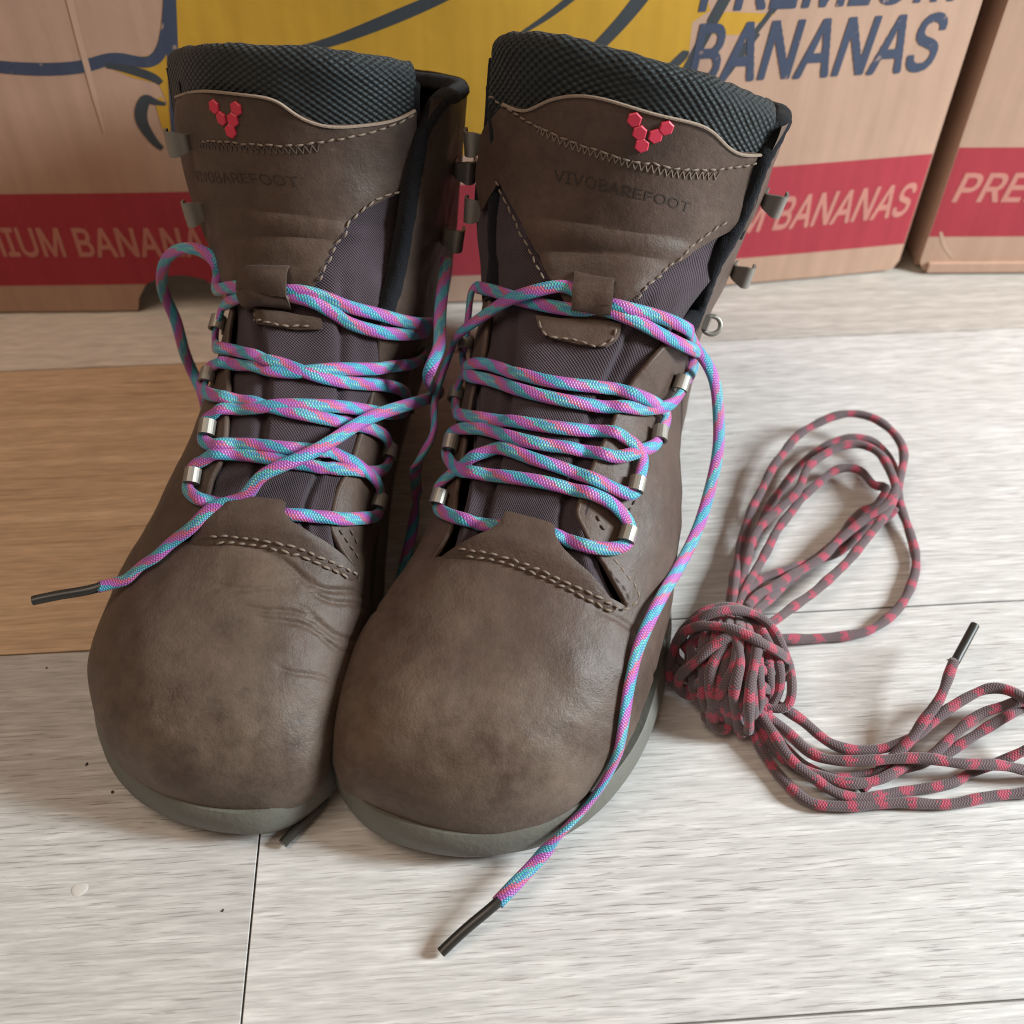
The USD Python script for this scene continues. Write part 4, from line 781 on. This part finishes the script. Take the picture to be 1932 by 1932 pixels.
RUNS_R = [
    [(836, 944, .003), (833, 956), (841, 970), (878, 982), (920, 993), (968, 1000, .0008)],
    [(1012, 1006, .0008), (1050, 1015, .0012), (1092, 1026), (1145, 1037), (1174, 1027, .003), (1180, 1010, .003)],
    [(842, 946, .003), (838, 925, .003), (852, 903), (878, 882), (916, 858), (950, 852), (998, 865), (1055, 884), (1111, 905), (1160, 926), (1184, 934, .003), (1196, 918, .003)],
    [(864, 842, .003), (853, 852, .003), (857, 873), (875, 891), (923, 899), (980, 904), (1036, 914), (1092, 930), (1139, 946, .003), (1165, 968, .003), (1180, 994, .003), (1180, 1012, .003)],
    [(864, 842, .003), (858, 826, .003), (868, 815), (890, 812), (930, 818), (980, 831), (1036, 843), (1092, 855), (1160, 864), (1202, 851, .003), (1226, 838, .003), (1232, 824, .003)],
    [(868, 745, .003), (862, 758, .003), (868, 772), (892, 788), (942, 798), (1017, 805), (1092, 813), (1146, 821), (1184, 838, .003), (1202, 862, .003), (1200, 890, .003), (1194, 916, .003)],
    [(868, 745, .003), (862, 728, .003), (873, 714), (898, 713), (930, 722), (980, 737), (1036, 752), (1092, 763), (1160, 773), (1220, 771, .003), (1256, 752, .004), (1272, 726, .004)],
    [(863, 642, .003), (860, 668, .003), (876, 686), (910, 694), (961, 704), (1017, 719), (1092, 730), (1160, 737), (1203, 748, .003), (1232, 764, .003), (1246, 784, .003), (1240, 808, .003), (1233, 824, .003)],
    [(863, 642, .003), (852, 610, .004), (852, 565, .005), (872, 544, .004), (905, 541, .0035), (950, 554, .003), (987, 566, .003), (1040, 577, .0035), (1080, 580, .004), (1120, 580, .004), (1150, 575, .004), (1180, 582, .004), (1223, 594, .004), (1265, 612, .007), ('y', 1305, 645, .322), ('y', 1338, 693, .318), ('y', 1355, 771, .311), ('y', 1355, 846, .302), ('y', 1340, 921, .290), ('y', 1317, 996, .275), ('y', 1280, 1071, .255), ('y', 1238, 1146, .229), (1194, 1229, .0024), (1178, 1303), (1166, 1377), (1139, 1455, .002), (1098, 1526, .003), (1062, 1574, .005), ('z', 1012, 1626, .009), ('z', 972, 1668, .010), ('z', 938, 1704, .0085)],
    [(1272, 722, .004), ('y', 1292, 700, .322), ('y', 1303, 676, .327), (1283, 656, .006), (1242, 634, .004), (1190, 605, .004), (1152, 586, .004), (1110, 562, .004), (1075, 550, .004), (1036, 550, .0045), (987, 569, .006), (942, 599, .006), (905, 629, .006), (871, 670, .008), (841, 715, .010), (811, 771, .010), (792, 813, .008), ('z', 790, 870, .062), ('z', 786, 930, .036), ('z', 776, 1010, .014), ('z', 752, 1110, .004), ('z', 716, 1230, .003), ('z', 680, 1330, .003), ('z', 648, 1420, .003), ('z', 604, 1486, .003)],
]
RUNS_L = [
    [(372, 905, .003), (364, 920, .003), (376, 941), (400, 950), (458, 958, .0008)],
    [(500, 966, .0008), (540, 973, .0012), (583, 977), (636, 980), (680, 977), (704, 962, .003), (706, 946, .003)],
    [(374, 903, .003), (372, 888, .003), (386, 875), (418, 863), (478, 863), (530, 871), (601, 882), (653, 889), (696, 891), (718, 876, .003), (725, 856, .003)],
    [(402, 812, .003), (392, 826, .003), (404, 842), (442, 842), (513, 844), (566, 848), (618, 857), (653, 871), (686, 896, .003), (704, 922, .003), (706, 945, .003)],
    [(402, 812, .003), (397, 798, .003), (408, 788), (436, 780), (478, 774), (530, 767), (601, 767), (653, 770), (706, 778), (738, 778, .003), (756, 768, .003), (760, 760, .003)],
    [(405, 716, .003), (399, 731, .003), (413, 750), (453, 760), (499, 771), (548, 780), (601, 790), (653, 801), (697, 811), (718, 829, .003), (724, 852, .003)],
    [(405, 716, .003), (401, 703, .003), (414, 692), (445, 693), (495, 702), (548, 706), (618, 699), (689, 695), (738, 688), (778, 676, .003), (792, 660, .003)],
    [(407, 608, .003), (402, 626, .003), (411, 646), (442, 663), (495, 680), (548, 695), (601, 713), (653, 722), (706, 724), (742, 732, .003), (758, 752, .003), (760, 764, .003)],
    [(407, 608, .003), (405, 592, .003), (415, 579, .003), (445, 571, .003), (492, 562, .004), (530, 555, .004), (559, 556, .004), (601, 576, .003), (653, 604, .0025), (706, 624, .0025), (755, 627, .003), (792, 622, .003)],
    [('z', 392, 800, .030), ('y', 383, 745, .352), ('y', 370, 715, .360), ('y', 348, 664, .362), ('y', 330, 600, .365), ('y', 311, 558, .366), ('y', 306, 516, .364), ('y', 322, 480, .360), ('y', 355, 468, .357), ('y', 392, 480, .354), ('y', 412, 508, .350), (424, 538, .004), (445, 542, .004), (492, 541, .004), (530, 541, .004), (559, 543, .004), (601, 555, .0025), (653, 576, .0025), (706, 593, .0025), (752, 602, .003), (795, 607, .004)],
    [('y', 842, 490, .362), ('y', 839, 520, .352), ('y', 833, 565, .340), ('y', 830, 622, .326), ('y', 828, 657, .318), ('y', 812, 695, .309), (777, 727, .013), (724, 762, .012), (664, 801, .0085), (601, 843, .0085), (548, 882, .0085), (495, 913, .007), (453, 938, .007), (418, 966, .006), (372, 998, .003), (330, 1029, .0024), (302, 1056, .0024), (273, 1076, .0024), ('z', 240, 1092, .058), ('z', 212, 1101, .056), ('z', 186, 1108, .055)],
]
R_.lace(RUNS_R, [(8, [(928, 1712, .0085), (880, 1752, .0060), (832, 1797, .0026)], 'aglet_plastic'), (9, [(616, 1494, .003), (578, 1545, .003), (533, 1592, .0026)], 'aglet_metal')])
L_.lace(RUNS_L, [(10, [(172, 1112, .055), (116, 1122, .054), (62, 1133, .053)], 'aglet_plastic')])

# ---------------------------------------------------------------- spare lace, coiled and tied
def bundle():
    root = thing('spare_lace', 'coiled spare shoelace, dark grey flecked with pink, knotted on the floor beside the right boot', 'shoelace', None, at_z(1380, 1230, 0))
    X = lambda x, y: (1245.2 + x * .4492, 717 + y * .4492)
    # the knot's core: a lumpy mound that the turns are wound around
    c, r = at_z(*X(295, 1215), 0.012), np.array([0.0148, 0.0205, 0.0125])
    th, ph = np.linspace(0.02, np.pi - 0.02, 40), np.linspace(-np.pi, np.pi, 61); A, B = np.meshgrid(th, ph, indexing='ij')
    K = Surf(th, ph, c + np.stack([np.sin(A) * np.cos(B), np.sin(A) * np.sin(B), np.cos(A)], -1) * r, sign=1, na=40, nb=61)
    if K.n(0.3, 0.0)[2] < 0: K.sign = -1
    parts, u = [], 0.0
    def add(pts, ups, w=0.0040, h=0.0036, wob=0.0):
        nonlocal u
        P = spline_path(np.hstack([pts, ups]), 0.0012); Q = P[:, :3].copy(); Q[:, 2] = np.maximum(Q[:, 2], 0.0022)
        s = np.arange(len(Q)) * 0.0012
        k = 1 + 0.07 * np.sin(s / 0.0035 + u * 40) + 0.04 * np.sin(s / 0.0017)            # kinks left by the boot's eyelets
        Q = Q + np.stack([np.sin(s / 0.004 + u * 90), np.cos(s / 0.0046 + u * 50), 0 * s], 1) * 0.00022
        v, f, uv = sweep(Q, nrm(P[:, 3:]), w, h, 12, u, taper=k); u = uv[:, 0].max() + RNG.uniform(0, 0.01); parts.append((v, f, uv))
    def free(pts, **k): add(np.array([at_z(*X(x, y), z) for x, y, z in pts]), np.tile([0.05, -0.1, 1.0], (len(pts), 1)), **k)
    def wrap(pts, lift=0.0018, tuck=None, **k):
        if tuck: pts = [(pts[0][0] + tuck[0], pts[0][1] + tuck[1], -0.004)] + pts + [(pts[-1][0] + tuck[2], pts[-1][1] + tuck[3], -0.004)]
        q = [K.near(*X(*p[:2])) for p in pts]; l = [p[2] if len(p) > 2 else lift for p in pts]
        add(np.array([a + n * b for (a, n, _), b in zip(q, l)]), np.array([n for _, n, _ in q]), **k)
    # upper loops
    free([(300, 1000, .012), (312, 900, .010), (335, 720, .006), (380, 560, .006), (445, 425, .008), (520, 300, .010), (620, 205, .012), (735, 152, .014), (845, 145, .015), (940, 185, .015), (1008, 260, .014), (1022, 335, .013), (1002, 440, .012), (960, 545, .011), (880, 650, .010), (780, 770, .009), (680, 862, .009), (560, 955, .010), (450, 1025, .012), (380, 1060, .012)])
    free([(290, 1000, .008), (300, 880, .007), (340, 760, .004), (390, 690, .003), (430, 590, .003), (500, 470, .004), (600, 350, .006), (700, 275, .008), (800, 245, .010), (885, 255, .010), (950, 310, .009), (990, 400, .008), (1005, 500, .006), (1040, 620, .004), (1072, 720, .003), (1065, 830, .003), (1015, 940, .003), (900, 1040, .003), (760, 1078, .003), (600, 1085, .004), (470, 1088, .007), (400, 1090, .010)])
    free([(320, 1000, .013), (350, 900, .010), (420, 770, .006), (480, 655, .005), (560, 540, .005), (640, 455, .006), (715, 392, .007), (780, 370, .008), (850, 388, .008), (900, 440, .007), (948, 452, .006), (900, 530, .004), (860, 545, .003), (770, 645, .003), (680, 730, .003), (590, 800, .003), (500, 880, .005), (410, 970, .010), (370, 1010, .012)])
    free([(310, 990, .010), (345, 850, .008), (400, 650, .009), (500, 540, .010), (575, 470, .011), (620, 370, .012), (715, 300, .013), (830, 268, .014), (920, 310, .015), (972, 390, .015), (985, 460, .014), (930, 545, .012), (850, 590, .010), (770, 660, .008), (640, 770, .007), (520, 840, .008), (420, 900, .010), (360, 960, .012)])
    free([(330, 1010, .010), (375, 880, .008), (440, 830, .007), (560, 790, .006), (700, 740, .004), (800, 690, .003), (880, 610, .003), (950, 580, .004), (990, 540, .006)])
    # lower strands
    free([(350, 1230, .014), (400, 1295, .012), (500, 1370, .009), (620, 1450, .006), (730, 1530, .005), (840, 1558, .005), (950, 1545, .006), (1060, 1500, .008), (1150, 1435, .010), (1235, 1365, .012), (1330, 1312, .014), (1420, 1296, .016), (1510, 1325, .018), (1580, 1390, .018), (1610, 1470, .015), (1580, 1530, .011), (1500, 1570, .008), (1420, 1605, .005), (1330, 1640, .003), (1230, 1690, .003), (1100, 1715, .003), (960, 1742, .003), (850, 1752, .004), (740, 1732, .005), (640, 1670, .007), (550, 1590, .008), (470, 1480, .009), (390, 1350, .012), (350, 1290, .012)])
    free([(360, 1300, .014), (400, 1375, .011), (500, 1450, .008), (600, 1540, .008), (700, 1592, .009), (800, 1602, .010), (950, 1592, .011), (1100, 1590, .012), (1250, 1608, .012), (1400, 1616, .011), (1540, 1640, .009), (1680, 1650, .006)])
    free([(360, 1400, .008), (410, 1510, .005), (470, 1620, .003), (560, 1722, .003), (650, 1780, .003), (740, 1792, .003), (900, 1780, .003), (1100, 1780, .003), (1250, 1775, .003), (1400, 1748, .003), (1540, 1730, .003), (1700, 1700, .003)])
    free([(380, 1340, .010), (440, 1440, .006), (520, 1540, .004), (640, 1640, .003), (750, 1672, .003), (850, 1662, .003), (960, 1640, .004), (1080, 1620, .005), (1160, 1560, .007), (1250, 1478, .009), (1350, 1402, .011), (1440, 1368, .013), (1540, 1350, .014), (1640, 1400, .012)])
    free([(840, 1720, .003), (900, 1670, .004), (960, 1605, .006), (1040, 1520, .009), (1105, 1440, .012), (1165, 1355, .015), (1200, 1270, .017), (1228, 1205, .0185), (1240, 1180, .019)])
    tip_u = len(parts) - 1
    free([(1150, 1600, .004), (1240, 1545, .006), (1330, 1490, .008), (1430, 1425, .010), (1540, 1372, .010), (1650, 1350, .008)])
    free([(390, 1400, .009), (450, 1500, .006), (540, 1600, .005), (650, 1655, .006), (760, 1690, .007), (860, 1690, .007), (960, 1660, .007), (1060, 1600, .006)])
    # the knot: turns under, turns across, the last ones on top
    for k in range(6):
        x = 130 + 62 * k; wrap([(x + 60, 930 + 14 * abs(k - 2)), (x + 22, 1060), (x + 2, 1200), (x + 8, 1340), (x + 40, 1470 - 12 * abs(k - 2))], 0.0012)
    for k in range(9):
        y = 955 + 62 * k; w_ = 175 * math.sqrt(max(0.1, 1 - ((y - 1205) / 300) ** 2)); wrap([(295 - w_, y + 25), (295 - 0.6 * w_, y - 6), (295, y - 18), (295 + 0.6 * w_, y + 4), (295 + w_, y + 40)], 0.0002)
    for k in range(8):
        x = 150 + 42 * k; wrap([(x + 30, 960), (x + 8, 1080), (x, 1210), (x + 6, 1340), (x + 20, 1440)], 0.0016)
    wrap([(150, 1480), (200, 1440), (232, 1300), (248, 1185), (300, 1100)], .0042, (12, -45, 5, 40))
    wrap([(255, 1520), (246, 1400), (292, 1260), (318, 1160), (330, 1080)], .0048, (12, -45, 5, 40))
    wrap([(352, 1560), (334, 1450), (310, 1310), (322, 1190), (300, 1090)], .0056, (12, -45, 5, 40))
    wrap([(372, 1500), (352, 1370), (370, 1215), (380, 1120)], .0052, (12, -45, 5, 40))
    wrap([(400, 1080), (452, 1195), (488, 1285), (500, 1350), (470, 1440)], .0040)
    wrap([(90, 1090), (125, 985), (185, 925), (268, 902), (345, 930), (395, 1000), (410, 1060)], .0052, (45, 90, -50, 50))
    wrap([(100, 1150), (138, 1060), (180, 1000), (265, 970), (360, 1010), (430, 1070), (472, 1140)], .0064, (45, 90, -50, 50))
    wrap([(95, 1200), (140, 1120), (205, 1060), (290, 1035), (390, 1072), (455, 1150), (490, 1230)], .0072, (45, 90, -50, 50))
    wrap([(110, 1260), (145, 1140), (195, 1098), (290, 1105), (395, 1160), (475, 1205), (508, 1262), (490, 1345)], .0082, (45, 90, -50, 50))
    wrap([(120, 1300), (145, 1245), (190, 1200), (245, 1150), (300, 1120)], .0058, (45, 90, -50, 50))
    V, F = cat([(a, b) for a, b, _ in parts]); path = put(root, 'cord', (V, F), 'lace_dull', smooth=True, uv=np.vstack([q[2] for q in parts]))
    e = spline_path(np.array([at_z(*X(1240, 1182), .019), at_z(*X(1280, 1108), .0195), at_z(*X(1322, 1030), .0200)]), 0.002)
    v, f, _ = sweep(e, np.tile([0, 0, 1.0], (len(e), 1)), 0.0036, 0.0034, 12); put(path, 'aglet', (v, f), 'aglet_plastic', smooth=50)
bundle()
